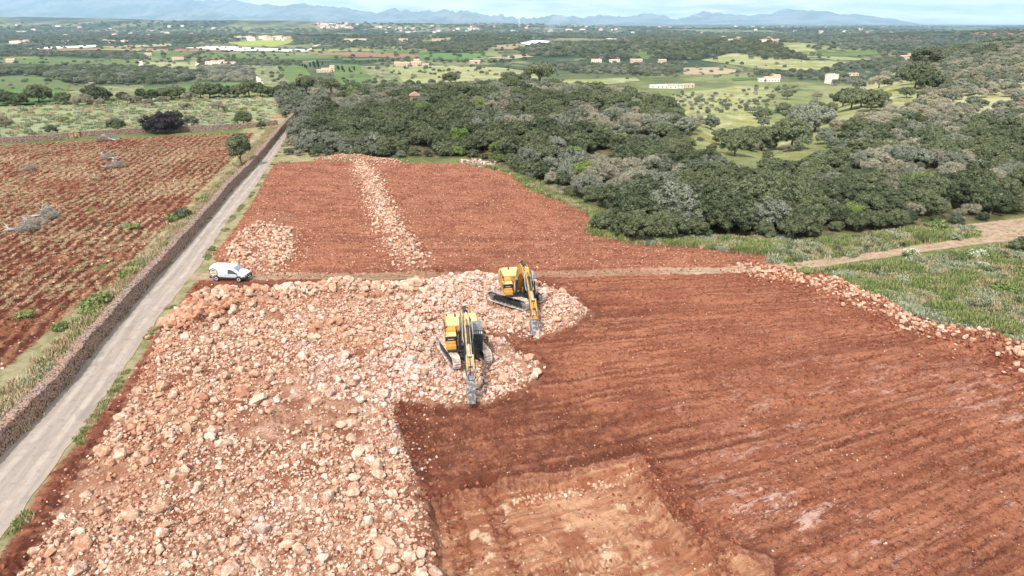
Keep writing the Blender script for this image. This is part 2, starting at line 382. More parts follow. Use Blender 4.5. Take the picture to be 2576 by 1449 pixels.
# ------------------------------------------------------------------ ground material
def ground_material():
    m, t, b = new_mat('ground_earth', .95, .12); p = t.pos()
    nz = lambda s, d=3, r=.55: t.noise(p, s, d, r)
    edge = t.m('MULTIPLY', t.m('SUBTRACT', nz(.9, 4, .65), .5), 3.0)
    edge2 = t.m('MULTIPLY', t.m('SUBTRACT', nz(.22, 5, .65), .5), 9.0)
    def zone(name, soft=.25, wob=None, off=0.0):
        return t.ramp(t.m('ADD', t.m('ADD', t.attr(name), wob or edge), off), -soft, soft)
    # grass and scrub ground
    g1 = t.mix(t.ramp(nz(.05, 4), .35, .65), (.10, .13, .04), (.20, .20, .085))
    g1 = t.mix(t.ramp(nz(1.7, 4, .7), .4, .7), g1, (.055, .085, .022))
    g1 = t.mix(t.m('MULTIPLY', t.ramp(nz(.35, 4, .7), .52, .68), .6), g1, (.28, .25, .12))
    hl = t.mix(t.ramp(nz(.06, 4, .65), .35, .6), (.21, .20, .10), (.30, .28, .15)); g1 = t.mix(t.attr('hillside'), g1, hl)
    # far country: patches of wood, dry field and crop
    far = t.attr('farness')
    fn = t.noise(t.mapv(p, scale=(1, .45, 1)), .0022, 5, .62)
    fcol = t.mix(t.ramp(fn, .45, .52), (.15, .155, .07), (.028, .044, .024))
    cell = t.add('ShaderNodeTexVoronoi'); t.put(cell.inputs['Vector'], t.mapv(p, rot=(0, 0, .3), scale=(1, .6, 1))); cell.inputs['Scale'].default_value = .0042
    cs = t.add('ShaderNodeSeparateColor'); t.put(cs.inputs[0], cell.outputs['Color'])
    crop = t.mix(cs.outputs[0], (.075, .11, .035), (.20, .17, .10))
    crop = t.mix(t.ramp(cs.outputs[1], .84, .9), crop, (.27, .13, .07))
    fcol = t.mix(t.m('MULTIPLY', t.ramp(cs.outputs[2], .72, .78), t.ramp(fn, .60, .48)), fcol, crop)
    fcol = t.mix(t.ramp(nz(.02, 5, .7), .47, .6), fcol, (.030, .045, .022))
    g1 = t.mix(t.m('MULTIPLY', t.ramp(far, 450, 1100), 1.0), g1, fcol)
    mg = t.mix(t.ramp(nz(.06, 5, .7), .38, .6), (.13, .15, .05), (.25, .24, .12))
    mg = t.mix(t.m('MULTIPLY', t.ramp(t.noise(t.mapv(p, rot=(0, 0, .5), scale=(1, .35, 1)), .07, 5, .7), .52, .62), .85), mg, (.19, .165, .03))
    mg = t.mix(t.m('MULTIPLY', t.ramp(nz(.14, 6, .8), .52, .64), .75), mg, (.33, .32, .21)); mg = t.mix(t.m('MULTIPLY', t.ramp(nz(.5, 5, .8), .54, .66), .6), mg, (.07, .095, .035))
    g1 = t.mix(t.ramp(t.m('ADD', t.attr('meadow'), t.m('MULTIPLY', edge2, .8)), -6, 6), g1, mg)
    # forest floor
    ff = t.mix(t.ramp(nz(.5, 4), .4, .65), (.07, .075, .03), (.17, .12, .07))
    g1 = t.mix(zone('forest', .8, edge2), g1, ff)
    # pale flowering pasture behind the cross wall
    pw = t.noise(t.mapv(p, rot=(0, 0, -.15), scale=(.25, 1, 1)), .16, 5, .65)
    pa = t.mix(t.ramp(pw, .38, .56), (.17, .185, .085), (.27, .29, .165))
    pa = t.mix(t.m('MULTIPLY', t.ramp(nz(1.3, 4, .75), .5, .7), .45), pa, (.33, .35, .24))
    pa = t.mix(t.ramp(nz(.12, 3), .58, .7), pa, (.20, .19, .075))
    g1 = t.mix(t.m('MULTIPLY', zone('pasture', .8), .9), g1, pa)
    vg = t.mix(t.ramp(nz(.5, 5, .7), .35, .62), (.20, .19, .085), (.38, .31, .19)); g1 = t.mix(t.attr('verge'), g1, vg)
    # soil
    cx_ = t.add('ShaderNodeCombineXYZ'); t.put(cx_.inputs[0], t.attr('su')); t.put(cx_.inputs[1], t.attr('sv')); suv = cx_.outputs[0]
    st = t.m('ADD', t.m('MULTIPLY', t.noise(t.mapv(suv, scale=(.07, 1, 1)), 1.7, 5, .75), .6), t.m('MULTIPLY', nz(.16, 6, .7), .4))
    s1 = t.mix(t.ramp(st, .42, .57), (.18, .054, .029), (.37, .145, .082)); s1 = t.mix(t.m('MULTIPLY', t.ramp(t.noise(t.mapv(suv, scale=(.05, 1, 1)), .35, 4, .7), .5, .62), .55), s1, (.125, .036, .02))
    s1 = t.mix(t.ramp(nz(.06, 3), .4, .62), s1, t.mix(.4, s1, (.27, .095, .052)))
    pp = t.m('PINGPONG', t.m('ADD', t.attr('sv'), t.m('MULTIPLY', nz(.03, 1), 3.2)), 1.35)
    msk = t.ramp(t.noise(t.mapv(suv, scale=(.25, 1, 1)), .16, 3), .42, .58)
    s1 = t.mix(t.m('MULTIPLY', t.m('MULTIPLY', t.ramp(pp, .20, .06), msk), .42), s1, (.085, .024, .013))
    s1 = t.mix(t.m('MULTIPLY', t.m('MULTIPLY', t.ramp(t.m('ABSOLUTE', t.m('SUBTRACT', pp, .42)), .16, .05), msk), .45), s1, (.42, .19, .115))
    s1 = t.mix(t.m('MULTIPLY', t.ramp(nz(4.2, 6, .9), .53, .64), .65), s1, (.43, .225, .145))
    s1 = t.mix(t.m('MULTIPLY', t.ramp(nz(2.6, 7, .9), .49, .40), .9), s1, (.060, .016, .010))
    chalk = t.noise(t.mapv(suv, scale=(.35, 1, 1)), .8, 7, .85)
    s1 = t.mix(t.m('MULTIPLY', t.m('MULTIPLY', t.ramp(t.m('ADD', chalk, t.m('MULTIPLY', t.m('SUBTRACT', nz(.09, 2), .5), .35)), .55, .64), t.attr('chalky')), .8), s1, (.58, .38, .31))
    s1 = t.mix(t.m('MULTIPLY', t.attr('stony'), t.ramp(t.noise(t.mapv(p, scale=(.6, 1, 1)), 5.5, 5, .85), .48, .60)), s1, (.36, .165, .105)); s1 = t.mix(t.m('MULTIPLY', t.attr('stony'), t.ramp(nz(.25, 5, .7), .5, .62, 0, .6)), s1, (.15, .042, .026))
    wet = zone('low', .5); s1 = t.mix(t.m('MULTIPLY', wet, t.ramp(nz(.7, 5, .75), .38, .6, .15, .75)), s1, (.10, .030, .017)); s1 = t.mix(t.m('MULTIPLY', wet, t.ramp(nz(.9, 6, .8), .58, .68)), s1, (.40, .19, .10))
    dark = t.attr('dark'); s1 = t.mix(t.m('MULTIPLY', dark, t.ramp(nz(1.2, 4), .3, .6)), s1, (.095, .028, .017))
    floor = t.mix(t.ramp(st, .42, .58), (.28, .105, .055), (.50, .28, .165))
    floor = t.mix(t.ramp(nz(.35, 5, .7), .50, .62), floor, (.27, .10, .055)); floor = t.mix(t.m('MULTIPLY', t.ramp(nz(2.6, 6, .8), .5, .62), .6), floor, (.30, .14, .08)); floor = t.mix(t.m('MULTIPLY', t.ramp(nz(.5, 4, .7), .58, .66), .7), floor, (.66, .48, .33))
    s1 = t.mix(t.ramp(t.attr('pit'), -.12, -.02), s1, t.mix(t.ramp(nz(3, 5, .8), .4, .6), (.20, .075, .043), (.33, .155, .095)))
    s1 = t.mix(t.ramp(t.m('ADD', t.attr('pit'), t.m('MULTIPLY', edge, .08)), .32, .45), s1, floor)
    s1 = t.mix(t.m('MULTIPLY', t.attr('rut'), t.ramp(nz(2.2, 5, .75), .42, .62)), s1, (.15, .045, .025))
    col = t.mix(zone('soil', .2, t.m('MULTIPLY', edge, .5)), g1, s1)
    # ploughed field with straw
    rows = t.noise(t.mapv(p, rot=(0, 0, -RAD(100)), scale=(.3, 1, 1)), .9, 5, .75)
    sp3 = t.add('ShaderNodeSeparateXYZ'); t.put(sp3.inputs[0], p)
    ph = t.m('ADD', t.m('ADD', t.m('MULTIPLY', sp3.outputs[0], -.985 * 4.19), t.m('MULTIPLY', sp3.outputs[1], -.174 * 4.19)), t.m('MULTIPLY', nz(.12, 3), 9))
    wv = t.m('SINE', ph); rows = t.m('ADD', rows, t.m('MULTIPLY', wv, .11))
    lf = t.mix(t.ramp(rows, .38, .6), (.095, .030, .018), (.235, .095, .052))
    straw = t.ramp(t.m('ADD', t.m('ADD', t.m('MULTIPLY', t.m('SUBTRACT', nz(.07, 4), .5), .8), nz(1.9, 4, .75)), t.m('MULTIPLY', wv, .10)), .5, .64)
    lf = t.mix(t.m('MULTIPLY', straw, t.attr('strawy')), lf, (.38, .28, .165)); lf = t.mix(t.m('MULTIPLY', t.ramp(nz(2.4, 6, .8), .5, .38), .7), lf, (.105, .034, .02))
    lf = t.mix(t.m('MULTIPLY', t.ramp(nz(.25, 4), .60, .68), .7), lf, (.13, .16, .06))
    col = t.mix(zone('left', .4, t.m('MULTIPLY', edge, 1.0)), col, lf)
    # rubble bed
    rb = t.mix(t.ramp(nz(.5, 4), .35, .65), (.30, .14, .085), (.50, .32, .23))
    rb = t.mix(t.ramp(nz(6, 4, .8), .45, .62), rb, (.30, .14, .085))
    rb = t.mix(t.m('MULTIPLY', t.ramp(nz(.16, 5, .7), .50, .60), .85), rb, (.20, .07, .04))
    col = t.mix(zone('rub', .5, t.m('MULTIPLY', edge, 1.3)), col, rb)
    col = t.mix(t.ramp(t.attr('spoil'), .25, .6), col, t.mix(.7, rb, s1))
    # two-wheel dirt track
    tk = t.mix(t.ramp(nz(.8, 4, .7), .35, .65), (.34, .22, .15), (.46, .33, .24))
    tk = t.mix(t.m('MULTIPLY', t.ramp(nz(2.2, 4), .5, .65), t.ramp(t.attr('track'), .7, .1)), tk, (.16, .17, .06))
    col = t.mix(t.m('MULTIPLY', t.ramp(t.m('ADD', t.attr('track'), t.m('MULTIPLY', edge, .3)), 1.35, .9), t.attr('trackon')), col, tk)
    t.put(b.inputs['Base Color'], col)
    hh = t.m('ADD', t.m('MULTIPLY', nz(2.0, 6, .75), .5), t.m('MULTIPLY', nz(9, 4, .8), .25))
    t.put(b.inputs['Normal'], t.bump(hh, 1.0, .4))
    return m

# ------------------------------------------------------------------ the ground, one sheet out to the horizon
def build_ground():
    fine = np.linspace(-50, 50, 1050); side = np.concatenate([np.arange(-180, -50, 6.5), fine, np.arange(53, 180.1, 6.5)])
    th = np.radians(side); n1 = np.geomspace(20, 330, 690); n2 = np.geomspace(330, 23000, 400)[1:]
    r = np.concatenate([[.05, 5, 12], n1, n2]); R, T = np.meshgrid(r, th, indexing='ij')
    X = (R * np.sin(T)).ravel(); Y = (R * np.cos(T)).ravel()
    Z = macro(X, Y); rr = np.hypot(X, Y); nn = (rr < 330) & (Y > 5)
    M = masks(X[nn], Y[nn]); Z[nn] += near_detail(X[nn], Y[nn], M)
    nr, nt = R.shape; i = np.arange(nr - 1)[:, None] * nt + np.arange(nt - 1)[None, :]
    F = np.stack([i, i + 1, i + nt + 1, i + nt], -1).reshape(-1, 4)[:, ::-1]
    me = np_mesh('ground', np.stack([X, Y, Z], 1), F, [ground_material()], smooth=True)
    x_, y_ = X[nn], Y[nn]
    def full(vals, d=-50.0):
        a = np.full(len(X), float(d)); a[nn] = vals; return a
    for k in ('rub', 'soil', 'pit', 'low', 'left', 'forest'): fattr(me, k, full(M[k]))
    x, y = X[nn], Y[nn]
    fattr(me, 'meadow', np.where(rr < 1500, np.maximum(sd_poly(X, Y, MEADOW[0]), sd_poly(X, Y, MEADOW[1])), -90.0))
    fattr(me, 'pasture', full(sd_poly(x, y, PASTURE)))
    fattr(me, 'track', full(M['track'], 50)); fattr(me, 'trackon', full(1 - .55 * sst(x, 24, 14) * sst(x, -36, -20)))
    fattr(me, 'su', -np.hypot(X - 133, Y - 84)); fattr(me, 'sv', np.arctan2(84 - Y, 133 - X) * -113.0); fattr(me, 'verge', full(sst(M['road'], -13, -9) * .85, 0))
    fattr(me, 'farness', rr); aa = X / np.maximum(Y, 1); fattr(me, 'hillside', sst(aa, .40, .5) * sst(rr, 170, 230) * sst(rr, 1900, 1200) * (Y > 0))
    fattr(me, 'rut', full(np.max([sst(d_line(x_, y_, l_), .8, .45) for l_ in RUTS], 0), 0))
    sp = np.maximum(np.exp(-(M['berm'] / 1.7) ** 2), np.maximum(np.exp(-(M['ridge'] / 1.6) ** 2), .9 * sst(M['patch'], -1, .5)))
    fattr(me, 'spoil', full(np.maximum(sp, .8 * sst(M['mound'], -1, 1)), 0))
    fattr(me, 'stony', full(sst(sd_poly(x, y, FA), -1, 2) * .85, 0))
    cx = at(1880, 1290); fattr(me, 'chalky', full(np.clip(.12 + sst(x, 8, 26) * sst(y, 66, 34) * .75 + .7 * np.exp(-((x - cx[0]) / 5) ** 2 - ((y - cx[1]) / 4) ** 2), 0, 1), 0))
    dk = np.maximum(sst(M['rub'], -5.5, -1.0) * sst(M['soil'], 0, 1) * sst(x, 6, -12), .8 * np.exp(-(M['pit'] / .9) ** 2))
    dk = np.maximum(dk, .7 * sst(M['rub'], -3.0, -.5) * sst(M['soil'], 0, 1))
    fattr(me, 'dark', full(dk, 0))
    fattr(me, 'strawy', full(np.clip(.9 - .75 * sst(y, 78, 48) - .5 * sst(y, 150, 168), 0, 1), 0))
    return tag(link('ground', me), kind='structure')
build_ground()

# sea beyond the coast
m_sea, t, b = new_mat('sea_water', .35, .5)
t.put(b.inputs['Base Color'], (.03, .10, .16)); t.put(b.inputs['Normal'], t.bump(t.noise(t.pos(), .01, 4), .3, 2))
th = np.radians(np.linspace(-60, 60, 90)); rr_ = np.geomspace(13500, 23300, 24); R, T = np.meshgrid(rr_, th, indexing='ij')
i = np.arange(23)[:, None] * 90 + np.arange(89)[None, :]
tag(link('sea', np_mesh('sea', np.stack([(R * np.sin(T)).ravel(), (R * np.cos(T)).ravel(), np.full(R.size, -50.0)], 1), np.stack([i, i + 1, i + 91, i + 90], -1).reshape(-1, 4)[:, ::-1], [m_sea])), kind='structure')

# ------------------------------------------------------------------ concrete lane
m_road, t, b = new_mat('lane_concrete', .92, .15); p = t.pos(); u = t.attr('across'); v = t.attr('along')
cv_ = t.add('ShaderNodeCombineXYZ'); t.put(cv_.inputs[0], t.m('MULTIPLY', u, 2.2)); t.put(cv_.inputs[1], t.m('MULTIPLY', v, .12))
lng = t.noise(cv_.outputs[0], 1.6, 5, .6)
c = t.mix(t.ramp(lng, .25, .75), (.255, .205, .175), (.35, .295, .255))
c = t.mix(t.m('MULTIPLY', t.ramp(t.noise(p, 1.6, 5, .7), .52, .64), .5), c, (.19, .165, .15))
rust = t.m('MULTIPLY', t.ramp(t.m('ABSOLUTE', t.m('SUBTRACT', t.m('ADD', u, t.m('MULTIPLY', t.m('SUBTRACT', lng, .5), .35)), .42)), .16, .02), .35)
c = t.mix(rust, c, (.33, .19, .13))
c = t.mix(t.m('MULTIPLY', t.ramp(t.m('ADD', t.m('ABSOLUTE', u), t.m('MULTIPLY', t.noise(p, .8, 4, .7), .5)), 1.02, 1.28), .75), c, (.36, .26, .18))
rt = t.m('ABSOLUTE', t.m('SUBTRACT', t.m('ABSOLUTE', t.m('ADD', u, t.m('MULTIPLY', t.m('SUBTRACT', t.noise(p, .15, 2), .5), .3))), .42)); c = t.mix(t.m('MULTIPLY', t.ramp(rt, .2, .04), t.ramp(t.noise(p, .5, 4, .7), .35, .6, .15, .6)), c, (.44, .385, .335)); c = t.mix(t.m('MULTIPLY', t.ramp(t.noise(t.mapv(p, scale=(1, .5, 1)), .45, 6, .75), .54, .62), .55), c, (.20, .17, .15))
t.put(b.inputs['Base Color'], c); t.put(b.inputs['Normal'], t.bump(t.noise(p, 6, 5, .7), .6, .06))
def resample(line, step):
    out = []
    for (ax, ay), (bx, by) in zip(line[:-1], line[1:]):
        L = math.hypot(bx - ax, by - ay); n = max(1, int(L / step))
        out += [(ax + (bx - ax) * k / n, ay + (by - ay) * k / n) for k in range(n)]
    out.append(line[-1]); a = np.array(out)
    for _ in range(14):
        a[1:-1] = .25 * a[:-2] + .5 * a[1:-1] + .25 * a[2:]
    return a
def strip(name, Lp, Rp, mat, lift, step=.8, nu=13):
    A = resample(Lp, step); n = len(A)
    B0 = resample(Rp, step); ti = np.linspace(0, len(B0) - 1, n); B = np.stack([np.interp(ti, np.arange(len(B0)), B0[:, k]) for k in (0, 1)], 1)
    U = np.linspace(0, 1, nu); X = A[:, None, 0] * (1 - U) + B[:, None, 0] * U; Y = A[:, None, 1] * (1 - U) + B[:, None, 1] * U
    ragged = (vn(Y / 1.3, X * 0, 71) * .35)[:, -1]; X[:, -1] += ragged
    Z = height(X.ravel(), Y.ravel()) + lift; i = np.arange(n - 1)[:, None] * nu + np.arange(nu - 1)[None, :]
    me = np_mesh(name, np.stack([X.ravel(), Y.ravel(), Z], 1), np.stack([i, i + 1, i + nu + 1, i + nu], -1).reshape(-1, 4), [mat], True)
    fattr(me, 'across', np.tile(U * 2 - 1, n)); fattr(me, 'along', np.repeat(np.arange(n) * step, nu))
    return tag(link(name, me), kind='structure')
strip('road', ROAD_L, ROAD_R, m_road, .035)

# ------------------------------------------------------------------ dry stone walls
def stone_mat(name, c1, c2, c3):
    m, t, b = new_mat(name, .95, .1); p = t.pos()
    vv = t.add('ShaderNodeTexVoronoi'); t.put(vv.inputs['Vector'], t.mapv(p, scale=(1, 1, 1.25))); vv.inputs['Scale'].default_value = 5.2
    s = t.add('ShaderNodeSeparateColor'); t.put(s.inputs[0], vv.outputs['Color'])
    c = t.mix(s.outputs[0], c1, c2); c = t.mix(t.ramp(t.noise(p, .6, 4), .45, .65), c, t.mix(.5, c, c3))
    c = t.mix(t.ramp(t.noise(p, 7, 4, .7), .52, .68), c, (.42, .35, .30))
    c = t.mix(t.ramp(vv.outputs['Distance'], .55, .8), c, (.07, .05, .04))
    t.put(b.inputs['Base Color'], c)
    t.put(b.inputs['Normal'], t.bump(t.m('SUBTRACT', t.m('MULTIPLY', t.noise(p, 8, 4), .4), vv.outputs['Distance']), 1.0, .12))
    return m
m_wall = stone_mat('wall_stone', (.19, .125, .10), (.33, .235, .19), (.36, .19, .11))
def stone_wall(name, line, hgt, thick, label, side=-1, step=.16):
    A = resample(line, step); d = np.gradient(A, axis=0); d /= np.linalg.norm(d, axis=1)[:, None]; nrm = np.stack([-d[:, 1], d[:, 0]], 1)
    prof = [(0.0, z) for z in np.linspace(-.35, hgt, 12)] + [(q, hgt + .05) for q in np.linspace(.12, thick - .12, 6)] + [(thick, z) for z in np.linspace(hgt, -.35, 10)]
    n, k = len(A), len(prof); q = np.array([a for a, _ in prof]); zz = np.array([z for _, z in prof])
    batter = .05 * (hgt - zz) * np.where(q < thick / 2, -1, 1); off = q + batter
    g = height(A[:, 0] + nrm[:, 0] * thick / 2, A[:, 1] + nrm[:, 1] * thick / 2)
    X = A[:, 0:1] + nrm[:, 0:1] * off[None]; Y = A[:, 1:2] + nrm[:, 1:2] * off[None]; Z = g[:, None] * .0 + height(A[:, 0], A[:, 1])[:, None] + zz[None] + 0 * X
    s = np.arange(n) * step
    S = np.repeat(s[:, None], k, 1); Q = np.repeat((np.arange(k) * .16)[None], n, 0)
    nz_ = fbm(S.ravel(), Q.ravel(), .34, 3, 50).reshape(n, k) * .13
    up = np.where((q > .05) & (q < thick - .05), 1.0, 0)[None]; sgn = np.where(q < thick / 2, -1.0, 1.0)[None] * (1 - up)
    X += nrm[:, 0:1] * nz_ * sgn; Y += nrm[:, 1:2] * nz_ * sgn; Z += nz_ * up * 1.2
    Z += (vn(S / 3.0, S * 0, 51) * .22 + vn(S / .55, S * 0, 52) * .14) * (zz > hgt * .8)[None]
    i = np.arange(n - 1)[:, None] * k + np.arange(k - 1)[None, :]
    F = np.stack([i, i + 1, i + k + 1, i + k], -1).reshape(-1, 4)
    V = np.stack([X.ravel(), Y.ravel(), Z.ravel()], 1)
    caps = []
    for base in (0, (n - 1) * k):
        for j in range(k // 2): caps.append((base + j, base + j + 1, base + k - 2 - j, base + k - 1 - j))
    F = np.concatenate([F, np.array(caps)])
    me = np_mesh(name, V, F, [m_wall], False)
    return tag(link(name, me), label, 'wall')
NL = [(x, y) for x, y in WALL]
stone_wall('stone_wall', NL, 1.5, .9, 'long brown dry stone wall running beside the pale concrete lane')
stone_wall('stone_wall', CROSS1, 1.35, .6, 'low dry stone wall left of the gap, at the top of the ploughed field')
stone_wall('stone_wall', CROSS2, 1.35, .6, 'dry stone wall from the gap to the lane wall, above the ploughed field')
m_ochre = stone_mat('gate_stone', (.40, .22, .12), (.5, .3, .17), (.5, .3, .15))
for k, (px, py) in enumerate(((181, 348.5), (197, 346))):
    x, y = at(px, py); q = MB(); q.box((0, 0, .65), (.9, .75, 1.5)); q.box((0, 0, 1.45), (1.0, .85, .12))
    o = q.build('gate_pier', m_ochre, None, .04, (x, y + .3, hz(x, y)), (0, 0, .12))
    tag(o, ['ochre squared stone pier on the left side of the wall gap', 'ochre squared stone pier on the right side of the wall gap'][k], 'gate pier', 'piers of the wall gap')

# ------------------------------------------------------------------ rocks
m_rock, t, b = new_mat('limestone', .93, .12); oc = t.objc(); ps = t.pos(); rnd = t.rand(); ti = t.attr('tint', 'INSTANCER')
base = t.mix(rnd, (.43, .275, .18), (.64, .50, .39))
base = t.mix(t.ramp(ti, .5, 1.0), base, t.mix(rnd, (.47, .36, .32), (.64, .53, .48)))
base = t.mix(t.ramp(ti, .45, 0), base, t.mix(rnd, (.34, .15, .09), (.52, .29, .175)))
c = t.mix(t.m('MULTIPLY', t.ramp(t.noise(ps, 2.2, 6, .7), .44, .60), .8), base, (.34, .15, .09))
c = t.mix(t.m('MULTIPLY', t.ramp(t.noise(ps, 5.5, 4, .7), .56, .68), .6), c, (.68, .56, .46))
c = t.mix(t.ramp(ti, -.5, -.9), c, t.mix(rnd, (.15, .045, .025), (.31, .115, .065))); t.put(b.inputs['Base Color'], c); t.put(b.inputs['Normal'], t.bump(t.noise(ps, 7, 5, .7), .7, .08))
def rock_mesh(seed):
    rg = np.random.default_rng(seed); n = 26; d = rg.normal(size=(n, 3)); d /= np.linalg.norm(d, axis=1)[:, None]
    d *= (rg.uniform(.82, 1.08, (n, 1))) * np.array([1.0, rg.uniform(.7, .95), rg.uniform(.55, .8)])
    bm = bmesh.new()
    for q in d: bm.verts.new(q * .5)
    bmesh.ops.convex_hull(bm, input=bm.verts)
    bmesh.ops.delete(bm, geom=[v for v in bm.verts if not v.link_faces], context='VERTS')
    bmesh.ops.subdivide_edges(bm, edges=[e for e in bm.edges if e.calc_length() > .28], cuts=1, use_grid_fill=True)
    for v in bm.verts:
        nq = math.sin(v.co.x * 9 + seed) * math.sin(v.co.y * 11 + 2 * seed) * math.sin(v.co.z * 8 + seed); v.co *= 1 + .09 * nq + rg.uniform(-.02, .02)
    bmesh.ops.triangulate(bm, faces=bm.faces)
    me = bpy.data.meshes.new('rock'); bm.to_mesh(me); bm.free(); me.materials.append(m_rock); return me
ROCKS = [rock_mesh(s) for s in range(12)]
EX_POS = []
near = P((1100, 694), (1300, 700), (1485, 790), (1430, 825), (1262, 852), (1372, 930), (1240, 1002), (985, 1008), (960, 900), (1000, 800))
def gen_rocks():
    """x, y, size, lift, tint"""
    out = []
    def put(poly, n, smin, smax, powr, tint, lift=.18, sdmin=None):
        q = rand_in(poly, n); s = smin + (smax - smin) * RNG.random(n) ** powr
        tt = np.clip(tint + RNG.normal(0, .13, n), 0 if tint >= 0 else -1, 1); out.append(np.column_stack([q, s, np.full(n, lift), tt]))
    def along(line, width, n, smin, smax, powr, tint, lift=.25):
        a = np.array(line); L = np.r_[0, np.cumsum(np.hypot(*np.diff(a, axis=0).T))]; s = RNG.uniform(0, L[-1], n)
        x = np.interp(s, L, a[:, 0]) + RNG.normal(0, width, n); y = np.interp(s, L, a[:, 1]) + RNG.normal(0, width, n)
        out.append(np.column_stack([x, y, smin + (smax - smin) * RNG.random(n) ** powr, np.full(n, lift), np.clip(tint + RNG.normal(0, .13, n), 0 if tint >= 0 else -1, 1)]))
    put(RUB, 1700, .35, 1.25, 3.6, .5, .22); along(MACHINE_HEAP, 1.2, 900, .2, .9, 2.4, .75, .25); put(near, 2600, .1, .4, 2, -9, .15); put(RUB, 17500, .16, .44, 1.8, .55, .15); put([(x_ + (x_ + 12) * .05, y_ + (y_ - 52) * .04) for x_, y_ in RUB], 2500, .06, .35, 2.2, .4, .1); put(RUB, 30000, .07, .2, 1, .42, .1); put(RUB, 5000, .1, .35, 1.5, -9, .1)
    put(near, 5200, .14, .5, 2.0, .85, .22)
    along(HEAP_BIG, 1.1, 700, .3, 1.15, 2.2, .42, .3); along(HEAP_BIG2, .8, 200, .4, 1.4, 1.8, .3, .3)
    along(BERM, 1.15, 2500, .12, .75, 3.0, .28); along(BERM, 2.2, 1800, .06, .3, 2, .25, .1)
    along(RIDGE, 1.2, 2300, .14, .6, 1.7, .45); along(RIDGE, 1.7, 1500, .1, .3, 1, .4, .1); along(PILE_TOP, 1.5, 900, .15, .5, 1.5, .35)
    put(PATCH, 1300, .18, .75, 2.2, .40, .2); along(PATCH + PATCH[:1], .9, 700, .08, .4, 2, .38, .1)
    put(FA, 12000, .06, .24, 1.6, .25, .08); put(FC, 3800, .05, .17, 2.6, .3, .04); put(PIT, 300, .06, .25, 2, .4, .06)
    put(FC, 16000, .05, .30, 3.0, -9, .1); put(SOIL_STRIP, 5000, .06, .35, 2.0, -9, .1); put(LF, 20000, .12, .5, 1.8, -9, .12); put(FA, 12000, .08, .32, 1.6, -9, .1); along(BERM, 1.7, 4200, .08, .5, 2, -9, .2); along([at(1612, 1160), at(1725, 1290), at(1850, 1395)], .6, 500, .06, .3, 2, -9, .1); along([at(1290, 1236), at(1600, 1178)], .25, 160, .1, .4, 1.6, .25, .1)
    put(LF, 3600, .10, .42, 2.6, .5, .08); put(SOIL_STRIP, 1500, .06, .3, 2, .45, .06)
    along(P((1170, 405), (1240, 415)), 1.2, 160, .2, .7, 2, .8); 
    return np.concatenate(out)
rk = gen_rocks(); sx, sy = rk[:, 0], rk[:, 1]
mk = masks(sx, sy); ok = (mk['road'] < -.4) & (sy > 18)
inr = mk['rub'] > -.3
for k, (px, py, wx, wy) in enumerate(((1165, 890, 3.1, 3.4), (1300, 762, 3.4, 3.2))):     # the machines stand here
    cx, cy = at(px, py); EX_POS.append((cx, cy)); ok &= ~((np.hypot((sx - cx) / wx, (sy - cy) / wy) < 1) & (rk[:, 2] > .22))
vx, vy = at(583, 700); ok &= ~((abs(sx - vx) < 3) & (abs(sy - vy) < 1.6))
bare = ((fbm(sx, sy, 9, 3, 77) > .30) & inr | (mk['berm'] < 4) & (rk[:, 4] >= 0) & (fbm(sx, sy, 5, 2, 76) > .16)) & (RNG.random(len(sx)) < .8) & (rk[:, 2] < .6); ok &= ~bare
gray = inr & (fbm(sx, sy, 7, 3, 78) > .18); rk[gray, 4] = np.clip(rk[gray, 4] + .3, 0, 1); org = inr & (rk[:, 4] >= 0) & (fbm(sx, sy, 8, 3, 79) + .4 * sst(sy, 58, 70) * sst(sx, -8, -20) - .15 * sst(sx, -22, -14) > .2); rk[org, 4] = np.clip(rk[org, 4] - .3, 0, 1)
rk = rk[ok]; rz = height(rk[:, 0], rk[:, 1]) + rk[:, 2] * rk[:, 3]
dist = np.hypot(rk[:, 0], rk[:, 1]); sxp = rk[:, 0] / (rk[:, 1] * CP + 10)
vis = (np.abs(sxp) < .73) & (rk[:, 1] > 29.2)
app = np.where(vis & (rk[:, 4] >= 0), rk[:, 2] / np.hypot(dist, CAM_H), 0); top = np.argsort(-app)[:290]; tm = np.zeros(len(rk), bool); tm[top] = True
rot = RNG.uniform(0, 6.28, (len(rk), 3)); rot[:, :2] *= .12; scl3 = rk[:, 2:3] * RNG.uniform(.8, 1.2, (len(rk), 3)); ridx = RNG.integers(0, 12, len(rk))
ordn = ['leftmost', 'second from the left', 'third from the left', 'fourth from the left', 'fifth from the left', 'sixth from the left', 'seventh from the left', 'eighth from the left', 'ninth from the left', 'tenth from the left',
        'eleventh from the left', 'twelfth from the left', 'thirteenth from the left', 'fourteenth from the left', 'fifteenth from the left', 'sixteenth from the left', 'seventeenth from the left', 'eighteenth from the left', 'nineteenth from the left', 'twentieth from the left']
def tonew(v): return 'rusty orange' if v < .38 else ('tan' if v < .55 else ('buff' if v < .72 else 'pale'))
cells = {}
for i in top:
    x, y = rk[i, 0], rk[i, 1]
    if np.exp(-(d_line(np.array([x]), np.array([y]), BERM)[0] / 3) ** 2) > .3: c_ = ('in the bank by the green field', int((x - 25) // 5))
    elif y > 66 and x < -6: c_ = ('in the heap below the van', int((x + 40) // 5))
    elif y > 50 and x > -12: c_ = ('near the excavators', int((y - 50) // 5))
    elif y > 50: c_ = ('on the upper rubble', int((y - 50) // 5))
    elif x > -12: c_ = ('beside the dug pit', int((y - 20) // 4))
    elif x > -19: c_ = ('in mid rubble field', int((y - 20) // 4))
    else: c_ = ('on the lane side', int((y - 20) // 4))
    cells.setdefault(c_, []).append(i)
